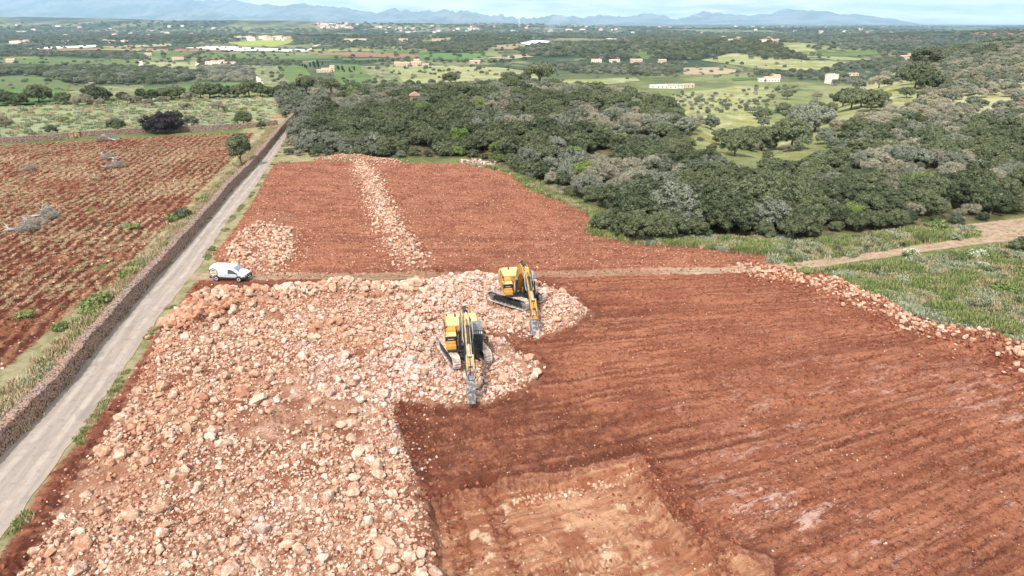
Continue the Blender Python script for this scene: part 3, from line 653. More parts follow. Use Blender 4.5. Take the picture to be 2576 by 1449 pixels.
ranks = ['nearest', 'second nearest', 'third nearest', 'fourth nearest', 'fifth nearest', 'sixth nearest', 'seventh nearest', 'eighth nearest', 'ninth nearest', 'tenth nearest', 'eleventh nearest', 'twelfth nearest', 'thirteenth nearest']
bykey = {}
for c_ in cells: bykey.setdefault(c_[0], []).append(c_[1])
ROCKP = []
for c_, ids in cells.items():
    row = sorted(bykey[c_[0]]).index(c_[1]); colw = 'row' if 'bank' not in c_[0] and 'heap' not in c_[0] else 'stretch'
    where = ranks[min(row, 12)] + ' ' + colw if colw == 'row' else ordn[min(row, 19)].replace(' from the left', '') + ' stretch'
    ids.sort(key=lambda i: rk[i, 0] / rk[i, 1])
    for k, i in enumerate(ids):
        o = link('boulder', ROCKS[ridx[i]], None, (rk[i, 0], rk[i, 1], rz[i]), tuple(rot[i]), tuple(scl3[i])); o['tint'] = float(rk[i, 4])
        tag(o, '%s boulder %s, %s, %s' % (tonew(rk[i, 4]), c_[0], ordn[min(k, 19)].replace(' from the', ' from'), where), 'boulder', 'large boulders among the broken rock')
        if len(ROCKP) < 12 and ridx[i] not in [q[0] for q in ROCKP]: ROCKP.append((ridx[i], o))
ROCKP = [o for _, o in sorted(ROCKP, key=lambda q: q[0])]
rest = ~tm; nP = len(ROCKP)
zone_l = np.zeros(len(rk), int)
scatter('rubble', np.column_stack([rk[rest, 0], rk[rest, 1], rz[rest]]), rot[rest], scl3[rest], ridx[rest] % nP, ROCKP, rk[rest, 4], 'broken orange and white limestone rubble strewn over the red earth', 'rubble')
# one long slab at the foot of the picture
xl, yl = at(975, 1386); o = link('boulder', ROCKS[3], None, (xl, yl, hz(xl, yl) + .28), (.1, .1, -.55), (2.1, .95, .8)); o['tint'] = .3
tag(o, 'longest tan slab lying on the rubble at the very front', 'boulder', 'large boulders among the broken rock')

# ------------------------------------------------------------------ foliage
def leaf_mat(name, c1, c2, c3, trans=.12):
    m, t, b = new_mat(name, .7, .2); r = t.rand(); p = t.pos()
    c = t.mix(t.ramp(r, .15, .85), c1, c2); c = t.mix(t.m('MULTIPLY', t.ramp(t.noise(p, 1.1, 3, .6), .45, .68), .8), c, c3)
    t.put(b.inputs['Base Color'], c)
    return m
m_oak = leaf_mat('oak_leaves', (.048, .064, .030), (.105, .122, .060), (.165, .175, .10))
m_olive = leaf_mat('olive_leaves', (.09, .105, .068), (.175, .185, .135), (.235, .24, .185))
m_grey = leaf_mat('grey_twigs', (.175, .16, .11), (.275, .25, .18), (.34, .31, .23))
m_pine = leaf_mat('pine_needles', (.075, .090, .050), (.11, .12, .065), (.15, .155, .09))
m_plum = leaf_mat('purple_leaves', (.026, .019, .024), (.032, .024, .028), (.045, .035, .038))
m_bright = leaf_mat('bright_leaves', (.10, .155, .035), (.15, .20, .05), (.20, .25, .07))
m_bark, t, b = new_mat('bark', .95, .1); t.put(b.inputs['Base Color'], t.mix(t.noise(t.pos(), 3, 4), (.10, .08, .06), (.24, .20, .165)))
m_pale, t, b = new_mat('bleached_wood', .9, .15); t.put(b.inputs['Base Color'], t.mix(t.noise(t.pos(), 4, 4), (.30, .26, .22), (.52, .47, .41)))

def ico(sub=1):
    bm = bmesh.new(); bmesh.ops.create_icosphere(bm, subdivisions=sub, radius=1); V = np.array([v.co[:] for v in bm.verts]); F = np.array([[v.index for v in f.verts] for f in bm.faces]); bm.free(); return V, F
IV, IF = ico(1)
def crown_mesh(name, mat, seed, rx=2.6, rz_=1.9, zc=2.9, lobes=26, leaves=4200, leaf=.17, lobe_r=.9, fill=.74, flat=.0, twig=0):
    rg = np.random.default_rng(seed); C = []; k = 0
    while len(C) < lobes:
        d = rg.normal(size=3); d /= np.linalg.norm(d)
        if d[2] < -.45: continue
        q = d * np.array([rx, rx, rz_]) * rg.uniform(.5, .93)
        if flat and q[2] < -flat * rz_: continue
        C.append(q + [0, 0, zc])
    C = np.array(C); ang = np.arctan2(C[:, 1], C[:, 0]); C[:, :2] *= (1 + .22 * np.sin(ang * 2 + seed) + .12 * np.sin(ang * 3 + 2 * seed))[:, None]
    Rl = lobe_r * rg.uniform(.6, 1.25, lobes); n = leaves; li = rg.choice(lobes, n, p=Rl ** 2 / (Rl ** 2).sum())
    d = rg.normal(size=(n, 3)); d[:, 2] += .35; d /= np.linalg.norm(d, axis=1)[:, None]
    bump = 1 + .22 * np.sin(d[:, 0] * 9 + li) * np.sin(d[:, 1] * 8 + 2 * li) * np.sin(d[:, 2] * 7)
    pos = C[li] + d * (Rl[li] * bump * rg.uniform(.78, 1.28, n))[:, None] * np.array([1, 1, .86])
    nn = d + rg.normal(scale=.65, size=(n, 3)); nn /= np.linalg.norm(nn, axis=1)[:, None]
    u = np.cross(nn, rg.normal(size=(n, 3))); u /= np.linalg.norm(u, axis=1)[:, None]; w = np.cross(nn, u)
    s = (leaf * rg.uniform(.6, 1.4, n))[:, None]
    V = np.stack([pos - u * s - w * s * .6, pos + u * s - w * s * .5, pos + u * s * .7 + w * s * .7, pos - u * s * .8 + w * s * .6], 1).reshape(-1, 3)
    F = np.arange(4 * n).reshape(-1, 4)
    # shaded heart of every lobe
    cv, cf = [], []
    if fill:
        for j in range(lobes):
            nb = len(V) + sum(len(a) for a in cv)
            cv.append(C[j] + IV * Rl[j] * fill * np.array([1, 1, .86]) * (1 + .1 * np.sin(IV[:, :1] * 9 + j))); cf.append(np.column_stack([IF, IF[:, 2]]) + nb)
        V = np.concatenate([V] + cv)
    me = bpy.data.meshes.new(name)
    tri = np.concatenate([f[:, :3] for f in cf]) if cf else np.zeros((0, 3), int)
    me.vertices.add(len(V)); me.vertices.foreach_set('co', V.astype(np.float32).ravel())
    lv = np.concatenate([F.ravel(), tri.ravel()]).astype(np.int32); me.loops.add(len(lv)); me.loops.foreach_set('vertex_index', lv)
    ls = np.concatenate([np.arange(len(F)) * 4, len(F) * 4 + np.arange(len(tri)) * 3]).astype(np.int32)
    me.polygons.add(len(ls)); me.polygons.foreach_set('loop_start', ls); me.materials.append(mat); me.update(calc_edges=True)
    return me
def trunk_mesh(name, seed, h=2.6, r=.17, spread=1.2, n=4, mat=None, lean=.2):
    rg = random.Random(seed); q = MB(); top = Vector((rg.uniform(-lean, lean), rg.uniform(-lean, lean), h * .5))
    q.rod((0, 0, -.4), top * .5, r * 1.35, r * 1.0, 7); q.rod(top * .5, top, r, r * .8, 7)
    for k in range(n):
        a = 6.28 * k / n + rg.uniform(-.4, .4); mid = top + Vector((math.cos(a) * spread * .5, math.sin(a) * spread * .5, h * .32)); e = top + Vector((math.cos(a) * spread, math.sin(a) * spread, h * .75))
        q.rod(top, mid, r * .6, r * .4, 5); q.rod(mid, e, r * .4, r * .15, 5)
    me = bpy.data.meshes.new(name); me.from_pydata(q.v, [], q.f); me.materials.append(mat or m_bark); return me
KIND = {}
for kd, mat, args in (('oak', m_oak, dict(rx=2.7, rz_=2.1, zc=2.2, lobes=95, leaves=11000, leaf=.10, lobe_r=.52, fill=.84)),
                      ('olive', m_olive, dict(rx=2.7, rz_=1.9, zc=2.1, lobes=95, leaves=10000, leaf=.09, lobe_r=.47, fill=.76)),
                      ('grey', m_grey, dict(rx=2.5, rz_=1.8, zc=2.0, lobes=75, leaves=8000, leaf=.075, lobe_r=.52, fill=.6)),
                      ('bright', m_bright, dict(rx=2.3, rz_=1.8, zc=2.1, lobes=50, leaves=6500, leaf=.10, lobe_r=.6, fill=.8)),
                      ('pine', m_pine, dict(rx=2.9, rz_=1.7, zc=5.6, lobes=44, leaves=7000, leaf=.11, lobe_r=.7, fill=.65, flat=.6))):
    nv = 4 if kd in ('oak', 'olive') else (3 if kd == 'grey' else 2)
    KIND[kd] = ([crown_mesh(kd + '_crown', mat, 100 + 7 * k + len(kd), **args) for k in range(nv)],
                [trunk_mesh(kd + '_trunk', 50 + k, 6.4 if kd == 'pine' else 2.7, .2 if kd == 'pine' else .16, mat=m_bark) for k in range(2)])
m_bush = crown_mesh('bush_crown', m_oak, 5, rx=1.0, rz_=.75, zc=.5, lobes=18, leaves=2200, leaf=.07, lobe_r=.38, fill=.8)
CATS = {'oak': ('holm_oak', 'dark green evergreen oak'), 'olive': ('olive_tree', 'grey green wild olive tree'), 'grey': ('grey_tree', 'grey brown twiggy tree'), 'bright': ('young_tree', 'bright yellow green tree'), 'pine': ('pine_tree', 'tall pine with a bare trunk')}
CROWN_OBJ = {}
def tree(kd, x, y, s, label, group, var=None, z=None, sz=1.0):
    cr, tr = KIND[kd]; v = random.randrange(len(cr)) if var is None else var % len(cr)
    r = empty(CATS[kd][0], (x, y, hz(x, y) - .05 if z is None else z), random.uniform(0, 6.28), (s, s, s * sz))
    tag(r, label, 'tree', group); link('trunk', tr[v % 2], r); c = link('crown', cr[v], r)
    CROWN_OBJ.setdefault((kd, v), c)
    return r
# the wood on the plateau
pts = rand_in(FOREST1, 24000); keep = thin(pts, 2.55); pts = pts[keep]
mm = sd_poly(pts[:, 0], pts[:, 1], FOREST1); clear = sd_poly(pts[:, 0], pts[:, 1], [(26, 158), (38, 152), (40, 172), (30, 176)])
rd = sd_poly(pts[:, 0], pts[:, 1], ROAD_L + ROAD_R[::-1])
ok = (mm > .1) & (clear < 0) & (rd < -2.5) & ((fbm(pts[:, 0], pts[:, 1], 22, 2, 90) < .42) | (mm < 6)); pts = pts[ok]; mm = mm[ok]
fx, fy = pts[:, 0], pts[:, 1]; fd = np.hypot(fx, fy); nf = len(pts)
f_oak = fbm(fx, fy, 26, 3, 91) * 1.4 + .08 + RNG.normal(0, .28, nf) - .1 * (fy < 130) * (fx > 0)
kinds = np.where(f_oak < .06, 'oak', np.where(f_oak < .42, 'olive', 'grey')); kinds = np.where((RNG.random(nf) < .015), 'bright', kinds)
kinds = np.where((mm < 5) & (fx > 5) & (fx < 45) & (RNG.random(nf) < .75), 'oak', kinds)
kinds = np.where((fx > 60) & (fy > 100) & (RNG.random(nf) < .35), 'grey', kinds)
kinds = np.where((fx < -30) & (mm < 9) & (RNG.random(nf) < .6), 'olive', kinds)
fs = np.where(RNG.random(nf) < .4, RNG.uniform(.48, .78, nf), RNG.uniform(.72, 1.15, nf)) * np.where(mm < 1.8, .62, np.where(mm < 4, .86, 1)) * np.where((fx > 12) & (fx < 42) & (fy < 104), 1.4, 1)
fs = np.where(kinds == 'grey', fs * .92, fs)
infr = (np.abs(fx / fy) < .78)
app = np.where(infr, fs / fd, 0); front = np.argsort(-app)[:235]; fm = np.zeros(nf, bool); fm[front] = True
fcell = {}
for i in front:
    x, y = fx[i], fy[i]
    if x < -28: k = 'beside the lane end'
    elif x < -2: k = 'above the stony red field'
    elif x < 14: k = "along the curved wood edge"
    elif x < 34: k = 'in the tall corner clump'
    elif x < 55: k = 'behind the green verge'
    else: k = 'at the right wood end'
    fcell.setdefault((k, int((mm[i]) // 4.0)), []).append(i)
rown = ['front row', 'second row', 'third row', 'fourth row', 'fifth row', 'sixth row', 'seventh row', 'eighth row', 'ninth row', 'tenth row']
adj = lambda s: 'large' if s > 1.1 else ('small' if s < .8 else 'round')
for (k, rw), ids in fcell.items():
    ids.sort(key=lambda i: fx[i] / fy[i])
    for j, i in enumerate(ids):
        kd = str(kinds[i])
        tree(kd, fx[i], fy[i], fs[i], '%s %s %s, %s, %s' % (adj(fs[i]), {'oak': 'dark oak', 'olive': 'grey-green olive', 'grey': 'twiggy grey tree', 'bright': 'yellow-green tree', 'pine': 'pine'}[kd], k, ordn[min(j, 19)].replace(' from the left', ' from left'), rown[min(rw, 9)]), 'trees of the wood on the plateau')
def trees_stuff(name, X, Y, S, KD, label, squash=None):
    keys = sorted(CROWN_OBJ); byk = {}
    for n_, k in enumerate(keys): byk.setdefault(k[0], []).append(n_)
    idx = np.array([RNG.choice(byk.get(str(k), byk['oak'])) for k in KD]); Z = height(X, Y) - .2
    rot = np.zeros((len(X), 3)); rot[:, 2] = RNG.uniform(0, 6.28, len(X)); sc = np.stack([S, S, S * (1 if squash is None else squash)], 1)
    return scatter(name, np.stack([X, Y, Z], 1), rot, sc, idx, [CROWN_OBJ[k] for k in keys], RNG.random(len(X)), label, 'woodland')
for kd in KIND:                                            # every kind stands somewhere as a tree of its own
    for v in range(len(KIND[kd][0])):
        if (kd, v) not in CROWN_OBJ:
            i = int(RNG.choice(np.where(~fm & infr & (fy < 240) & (fx < 30))[0])); fm[i] = True
            tree(kd, fx[i], fy[i], fs[i] * (.9 if kd != 'pine' else .75), CATS[kd][1] + ' rising out of the middle of the wood', 'trees of the wood on the plateau', v)
# pines standing over the back of the wood
for n_, (px, py, s, lab) in enumerate(((1135, 232, 1.2, 'slim umbrella pine with pale trunk at the back of the wood'), (1282, 226, 1.35, 'left pine of the trio towering behind the wood'), (1318, 226, 1.3, 'middle pine of the trio towering behind the wood'), (1358, 226, 1.9, 'biggest and rightmost pine of the trio behind the wood'),
      (775, 262, 1.25, 'tall grey pine left of the bare tree behind the wood'), (835, 262, 1.15, 'tall pine in front of the green slope with cypresses'))):
    x, y = at(px, py); tree('pine', x, y, s, lab, 'pines behind the wood', n_)
rest = ~fm
trees_stuff('woodland', fx[rest], fy[rest], fs[rest], kinds[rest], 'dense grey green wood of oaks and wild olives')
# the lit hillside on the right, thick scrub with pale bushes
hill = [(72, 150), (118, 188), (170, 214), (235, 207), (300, 215), (700, 500), (1100, 1100), (900, 1250), (640, 1080), (430, 800), (330, 620), (262, 480), (190, 360), (132, 280), (94, 215), (78, 175)]
meadow = MEADOW
hp = rand_in(hill, 34000); hp = hp[thin(hp, 3.0)]; hd = np.hypot(hp[:, 0], hp[:, 1])
okh = (RNG.random(len(hp)) < .95 - .2 * sst(hd, 400, 1100)) & (fbm(hp[:, 0], hp[:, 1], 40, 2, 95) < .42)
for q in meadow[1:]: okh &= sd_poly(hp[:, 0], hp[:, 1], q) < 0
hp = hp[okh]; f_ = fbm(hp[:, 0], hp[:, 1], 45, 2, 96) + RNG.normal(0, .25, len(hp))
hk = np.where(f_ < -.32, 'oak', np.where(f_ < .2, 'olive', 'grey'))
trees_stuff('hillside_scrub', hp[:, 0], hp[:, 1], RNG.uniform(.4, .95, len(hp)), hk, 'pale scrub and low trees covering the hill on the right')

# ------------------------------------------------------------------ far fields, laid on the plain
def sheet(name, poly, mat, lift=.5, kind='structure', label=None, cat=None, group=None, g=None):
    pl = [Vector(p) for p in poly]; a = np.array(poly); lo, hi_ = a.min(0), a.max(0); ed = []
    n = len(pl); bpts = []
    for i in range(n):
        p0, p1 = pl[i], pl[(i + 1) % n]; L = (p1 - p0).length; k = max(2, int(L / (g or 20)))
        for j in range(k):
            w = 0 if j == 0 else 1
            q = p0.lerp(p1, j / k); bpts.append(q + Vector((random.uniform(-1, 1), random.uniform(-1, 1))) * w * L / k * .10)
    nb = len(bpts); gs = g or max(14, (hi_ - lo).max() / 36)
    gx, gy = np.meshgrid(np.arange(lo[0], hi_[0], gs), np.arange(lo[1], hi_[1], gs)); gx = gx.ravel(); gy = gy.ravel()
    ins = sd_poly(gx, gy, [tuple(q) for q in bpts]) > gs * .3; pts_ = bpts + [Vector((x, y)) for x, y in zip(gx[ins], gy[ins])]
    v, e, f, *_ = delaunay_2d_cdt(pts_, [(i, (i + 1) % nb) for i in range(nb)], [list(range(nb))], 1, 1e-4)
    v = np.array([(q.x, q.y) for q in v]); z = height(v[:, 0], v[:, 1]) + lift
    me = bpy.data.meshes.new(name); me.from_pydata([(x, y, c) for (x, y), c in zip(v, z)], [], [tuple(q) for q in f]); me.materials.append(mat)
    bm = bmesh.new(); bm.from_mesh(me); bmesh.ops.recalc_face_normals(bm, faces=bm.faces)
    if sum(q.normal.z for q in bm.faces) < 0: bmesh.ops.reverse_faces(bm, faces=bm.faces)
    bm.to_mesh(me); bm.free(); me.polygons.foreach_set('use_smooth', [True] * len(me.polygons))
    return tag(link(name, me), label, cat, group, kind)
def crop_mat(name, c1, c2, row=0.0, ang=0, c3=None):
    m, t, b = new_mat(name, .95, .1); p = t.pos()
    c = t.mix(t.ramp(t.noise(t.mapv(p, rot=(0, 0, ang), scale=(.25, 1, 1)), .035, 5, .65), .35, .65), c1, c2)
    c = t.mix(t.m('MULTIPLY', t.ramp(t.noise(p, .25, 4, .7), .5, .7), .5), c, c3 or tuple(q * .6 for q in c1))
    if row:
        w = t.add('ShaderNodeTexWave'); t.put(w.inputs[0], t.mapv(p, rot=(0, 0, ang))); w.inputs['Scale'].default_value = row; w.inputs['Distortion'].default_value = 1.5
        c = t.mix(t.m('MULTIPLY', t.ramp(w.outputs['Fac'], .45, .75), .75), c, c3 or (.04, .06, .025))
    if name in ('golden_grass', 'pale_meadow', 'olive_field'):
        c = t.mix(t.m('MULTIPLY', t.ramp(t.noise(p, .075, 6, .75), .48, .62), .8), c, (.29, .27, .17)); c = t.mix(t.m('MULTIPLY', t.ramp(t.noise(t.mapv(p, scale=(1, .5, 1)), .05, 5, .7), .56, .64), .7), c, (.16, .15, .03)); c = t.mix(t.m('MULTIPLY', t.ramp(t.noise(p, .3, 5, .8), .55, .66), .6), c, (.07, .09, .035))
    t.put(b.inputs['Base Color'], c); return m
cm = dict(green=crop_mat('green_crop', (.06, .10, .03), (.105, .135, .045)), vivid=crop_mat('vivid_crop', (.06, .125, .035), (.085, .145, .045)),
          yellow=crop_mat('yellow_crop', (.18, .21, .05), (.23, .24, .07), c3=(.13, .17, .05)), pale=crop_mat('pale_meadow', (.15, .17, .07), (.22, .22, .11), c3=(.09, .12, .045)),
          brown=crop_mat('brown_plough', (.17, .09, .06), (.22, .13, .085)), tan=crop_mat('dry_field', (.24, .19, .12), (.30, .25, .16)),
          olive=crop_mat('olive_field', (.085, .105, .045), (.14, .145, .07)), rows=crop_mat('orchard_rows', (.085, .115, .04), (.12, .145, .055), .16, .5),
          rows2=crop_mat('brown_orchard', (.27, .19, .12), (.33, .24, .16), .05, .9, (.06, .07, .035)), gold=crop_mat('golden_grass', (.125, .145, .05), (.24, .235, .115), c3=(.17, .155, .035)), lane=crop_mat('pale_lane', (.40, .34, .28), (.5, .43, .36)))
m_plas, t, b = new_mat('plastic_film', .45, .4); w = t.add('ShaderNodeTexWave'); t.put(w.inputs[0], t.pos()); w.inputs['Scale'].default_value = .04; t.put(b.inputs['Base Color'], t.mix(w.outputs['Fac'], (.72, .74, .76), (.86, .87, .88)))
FIELDS = [
 ('vivid', (-5, 236), (195, 224), (150, 262), (-5, 268)), ('vivid', (366, 224), (500, 214), (622, 207), (622, 220), (480, 228), (368, 242)), ('olive', (197, 222), (364, 214), (363, 243), (170, 262)),
 ('rows', (-60, 197), (60, 190), (112, 189), (178, 214), (20, 229), (-60, 226)), ('green', (-60, 143), (150, 147), (352, 152), (356, 172), (160, 165), (-60, 160)), ('pale', (362, 156), (494, 156), (494, 175), (366, 173)),
 ('green', (-60, 128), (370, 131), (860, 139), (858, 149), (560, 147), (370, 143), (200, 136), (-60, 134)), ('yellow', (330, 128), (120, 127), (200, 125), (390, 125), (480, 131)), ('brown', (60, 123), (250, 120), (400, 122), (380, 125), (100, 126)),
 ('tan', (250, 118), (430, 110), (432, 115), (300, 121)), ('brown', (390, 124), (470, 122), (600, 126), (590, 129), (420, 129)), ('yellow', (575, 107), (660, 101), (738, 100), (732, 107), (690, 118), (605, 116)),
 ('yellow', (780, 125), (930, 124), (930, 128), (785, 129)), ('brown', (800, 133), (930, 133), (1055, 140), (1050, 147), (870, 143), (800, 141)), ('vivid', (930, 129), (1060, 128), (1080, 134), (950, 135)),
 ('vivid', (1055, 140), (1100, 134), (1205, 135), (1225, 143), (1225, 150), (1060, 151)), ('green', (860, 145), (1050, 148), (1050, 154), (860, 152)), ('tan', (1225, 145), (1320, 137), (1345, 143), (1280, 149)),
 ('green', (700, 164), (765, 163), (790, 200), (820, 222), (742, 226), (715, 190)), ('green', (830, 160), (900, 163), (945, 202), (900, 220), (862, 222), (840, 190)), ('olive', (902, 166), (965, 166), (1010, 192), (955, 214)),
 ('gold', (968, 165), (1090, 166), (1250, 170), (1330, 180), (1360, 200), (1260, 204), (1120, 208), (1020, 212), (1000, 190)), ('olive', (630, 164), (695, 164), (740, 225), (680, 222), (650, 195)),
 ('tan', (1717, 171), (1800, 170), (1872, 178), (1830, 187), (1722, 189)), ('gold', (1762, 152), (1850, 134), (1935, 140), (2010, 152), (2130, 157), (2120, 166), (2040, 178), (1960, 176), (1860, 166)), ('gold', (1955, 118), (2020, 111), (2050, 118), (2055, 131), (1990, 133)),
 ('green', (2050, 132), (2200, 130), (2270, 136), (2150, 143), (2040, 140)), ('pale', (1990, 142), (2130, 144), (2200, 150), (2100, 152)), ('vivid', (2110, 108), (2290, 109), (2280, 117), (2120, 116)), ('green', (1840, 197), (1900, 196), (1905, 201), (1845, 204)),
 ('rows', (1590, 135), (1625, 127), (1650, 136), (1625, 150)), ('rows2', (1235, 117), (1300, 108), (1340, 117), (1290, 125), (1236, 123)), ('gold', (1320, 205), (1480, 200), (1600, 196), (1610, 205), (1500, 216), (1380, 214))]
for q in FIELDS: sheet('field', H(*q[1:]), cm[q[0]], .45)
for k, q in enumerate((((72, 122), (240, 114), (250, 117), (130, 123)), ((463, 121), (530, 118), (605, 117), (600, 119), (690, 123), (778, 126), (775, 130), (650, 129), (560, 126)), ((1308, 108), (1350, 102), (1475, 107), (1400, 112), (1320, 112)), ((1488, 95), (1520, 92), (1605, 97), (1590, 100), (1530, 99)))):
    sheet('crop_cover', H(*q), m_plas, .9, 'thing', ['thin strip of white crop film at the far left of the plain', 'largest white crop film, beyond the green strips of the plain', 'white crop film beside the brown orchard on the wooded plain', 'farthest white crop film among the woods'][k], 'crop cover')
def lane(pts_, w):
    a = np.array(H(*pts_)); d = np.gradient(a, axis=0); d /= np.linalg.norm(d, axis=1)[:, None]; nrm = np.stack([-d[:, 1], d[:, 0]], 1) * w / 2
    sheet('path', [tuple(q) for q in (a + nrm)] + [tuple(q) for q in (a - nrm)[::-1]], cm['lane'], .8, g=12)
lane(((637, 190), (648, 203), (656, 214)), 7); lane(((353, 153), (356, 165), (359, 176)), 6); lane(((495, 158), (499, 166)), 5); lane(((778, 126), (790, 118), (812, 108)), 10); lane(((152, 190), (180, 197), (215, 206), (240, 212)), 6)
lane(((1190, 150), (1330, 137)), 6)
# woods and hedges of the plain, as masses
def wood(poly_px, sp, smin, smax, kinds_=('oak', 'olive'), dens=1.0, pr=None):
    w = H(*poly_px) if pr is None else poly_px; n = int(min(26000, area(w) / (sp * sp) * 2.2 * dens)) + 4; q = rand_in(w, n); q = q[thin(q, sp)]
    q = q[fbm(q[:, 0], q[:, 1], sp * 12, 2, 101) < (.5 if dens > .8 else .1)]
    return np.column_stack([q, RNG.uniform(smin, smax, len(q)), RNG.integers(0, len(kinds_), len(q))]), kinds_
WOODS = [(((-60, 172), (60, 178), (180, 168), (300, 172), (420, 178), (500, 182), (515, 190), (470, 205), (430, 212), (300, 213), (200, 213), (150, 205), (60, 188), (-60, 196)), 6, 1.0, 1.9, ('oak', 'oak', 'olive')),
 (((500, 172), (560, 168), (635, 172), (640, 208), (560, 207), (500, 205)), 5.5, .9, 1.5, ('olive', 'grey')), (((-60, 133), (240, 134), (362, 140), (360, 151), (250, 146), (-60, 141)), 7, .8, 1.7, ('oak', 'olive')),
 (((495, 150), (640, 152), (760, 158), (750, 165), (600, 166), (500, 160)), 8, .8, 1.4, ('oak', 'olive')),
 (((0, 80), (200, 82), (420, 84), (640, 86), (640, 96), (590, 106), (560, 112), (430, 108), (240, 112), (90, 110), (0, 108)), 17, 1.4, 3.0, ('oak', 'olive')),
 (((640, 88), (860, 90), (1100, 92), (1100, 100), (860, 118), (745, 112), (735, 100)), 16, 1.3, 2.6, ('oak', 'olive')), (((860, 96), (1060, 98), (1065, 124), (960, 125), (860, 122)), 15, 1.2, 2.2, ('oak', 'olive')),
 (((1070, 112), (1150, 98), (1300, 100), (1325, 106), (1232, 117), (1228, 128), (1210, 133), (1075, 131)), 11, 1.3, 2.3, ('oak',)),
 (((1290, 128), (1345, 118), (1500, 108), (1716, 98), (1720, 120), (1650, 128), (1590, 134), (1600, 152), (1500, 153), (1400, 150), (1340, 142)), 10, 1.2, 2.2, ('oak', 'oak', 'olive')),
 (((1650, 138), (1720, 120), (1850, 101), (1940, 110), (2030, 150), (1925, 152), (1850, 133), (1760, 150), (1660, 152)), 9, 1.1, 2.2, ('oak',)),
 (((1390, 166), (1560, 163), (1716, 164), (1715, 172), (1700, 190), (1560, 188), (1450, 186)), 7, .9, 1.7, ('oak', 'olive')), (((860, 153), (1100, 153), (1350, 153), (1650, 160), (1640, 164), (1400, 164), (1080, 158), (860, 158)), 9, .7, 1.5, ('oak', 'olive'), .6),
 (((1930, 94), (2300, 92), (2576, 90), (2576, 108), (2300, 122), (2100, 106), (1960, 108)), 17, 1.4, 3.0, ('oak', 'olive')), (((2030, 120), (2300, 124), (2500, 122), (2400, 134), (2200, 130), (2050, 126)), 12, 1.0, 2.0, ('oak', 'olive'), .6),
 (((2240, 150), (2380, 135), (2480, 122), (2500, 135), (2350, 160), (2200, 172), (2060, 182), (2100, 170)), 8, .9, 1.8, ('oak', 'olive')), (((1900, 180), (2100, 184), (2240, 186), (2230, 192), (2000, 196), (1900, 190)), 7, .7, 1.5, ('oak', 'olive'), .8),
 (((1600, 84), (2100, 84), (2576, 82), (2576, 92), (2100, 94), (1600, 95)), 24, 1.8, 3.6, ('oak',)), (((1100, 84), (1600, 84), (1600, 96), (1320, 101), (1100, 98)), 24, 1.8, 3.6, ('oak',)), (((0, 72), (800, 74), (1400, 75), (2576, 74), (2576, 83), (1400, 84), (700, 84), (0, 80)), 38, 2.5, 4.5, ('oak', 'olive'), .6), (((0, 60), (800, 64), (1600, 66), (2576, 66), (2576, 74), (1400, 75), (0, 71)), 62, 3, 5.5, ('oak',), .55),
 (((1360, 190), (1700, 192), (1690, 212), (1500, 205), (1380, 214), (1300, 204)), 12, .5, 1.1, ('olive', 'oak'), .5), (((960, 166), (1250, 168), (1400, 186), (1200, 204), (1000, 210)), 22, .5, 1.1, ('olive', 'oak'), .4), (((640, 166), (700, 166), (735, 222), (690, 220)), 14, .5, 1.2, ('oak', 'olive'), .6),
 (((1700, 230), (1850, 212), (2010, 214), (2000, 232), (1930, 262), (1900, 240), (1760, 248)), 11, .45, .9, ('olive', 'grey', 'oak'), .7), (((1360, 100), (2000, 96), (2000, 92), (1400, 92)), 20, 1.4, 2.8, ('oak',)),
 (((-40, 150), (500, 150), (1000, 155), (1700, 155), (2200, 150), (2200, 200), (1700, 225), (1300, 215), (700, 225), (-40, 235)), 20, .5, 1.3, ('oak', 'olive', 'grey'), .3), (((-40, 112), (900, 112), (2300, 105), (2250, 150), (1200, 155), (-40, 150)), 26, .8, 1.8, ('oak', 'olive'), .35),
 (((700, 215), (1300, 205), (1400, 220), (1100, 228), (800, 236), (730, 240)), 8, .6, 1.4, ('oak', 'olive', 'grey'), .8), (((1690, 235), (2010, 215), (2040, 330), (1990, 390), (1780, 385), (1700, 330)), 6.5, .3, .8, ('olive', 'grey', 'olive', 'oak'), .5)]
acc = [[], [], [], []]
for q in WOODS:
    a_, ks = wood(q[0], q[1], q[2], q[3], q[4], q[5] if len(q) > 5 else 1.0)
    acc[0].append(a_[:, 0]); acc[1].append(a_[:, 1]); acc[2].append(a_[:, 2]); acc[3].append(np.array([ks[int(k)] for k in a_[:, 3]]))
X_, Y_, S_, K_ = [np.concatenate(a_) for a_ in acc]
print('far trees', len(X_))
trees_stuff('distant_woods', X_, Y_, S_, K_, 'distant woods, hedges and scattered trees over the plain', np.where(S_ > 2.2, .55, .9))
# single trees and shrubs one can tell apart
def lone(kd, px, py, s, label, grp=None, sz=1.0, z=0.0, v=None, far=False):
    x, y = hit(px, py) if far else at(px, py, z); return tree(kd, x, y, s, label, grp, v, sz=sz)
KIND['plum'] = ([crown_mesh('plum_crown', m_plum, 31, rx=4.4, rz_=2.7, zc=2.0, lobes=110, leaves=14000, leaf=.11, lobe_r=.8, fill=.85)], [trunk_mesh('plum_trunk', 3, 2.2)]); CATS['plum'] = ('purple_tree', '')
lone('plum', 412, 335, 1.12, 'wide blackish purple tree on the wall above the ploughed field')
KIND['lane'] = ([crown_mesh('lane_crown', m_oak, 38, rx=2.0, rz_=2.5, zc=4.4, lobes=30, leaves=6000, leaf=.14, lobe_r=.85, fill=.78)], [trunk_mesh('lane_trunk', 8, 3.6, .2, lean=.5)]); CATS['lane'] = ('wall_tree', '')
o = lone('lane', 612, 422, .98, 'upright dark tree leaning from the lane wall', z=.0); o.rotation_euler = (0, -.14, 0)
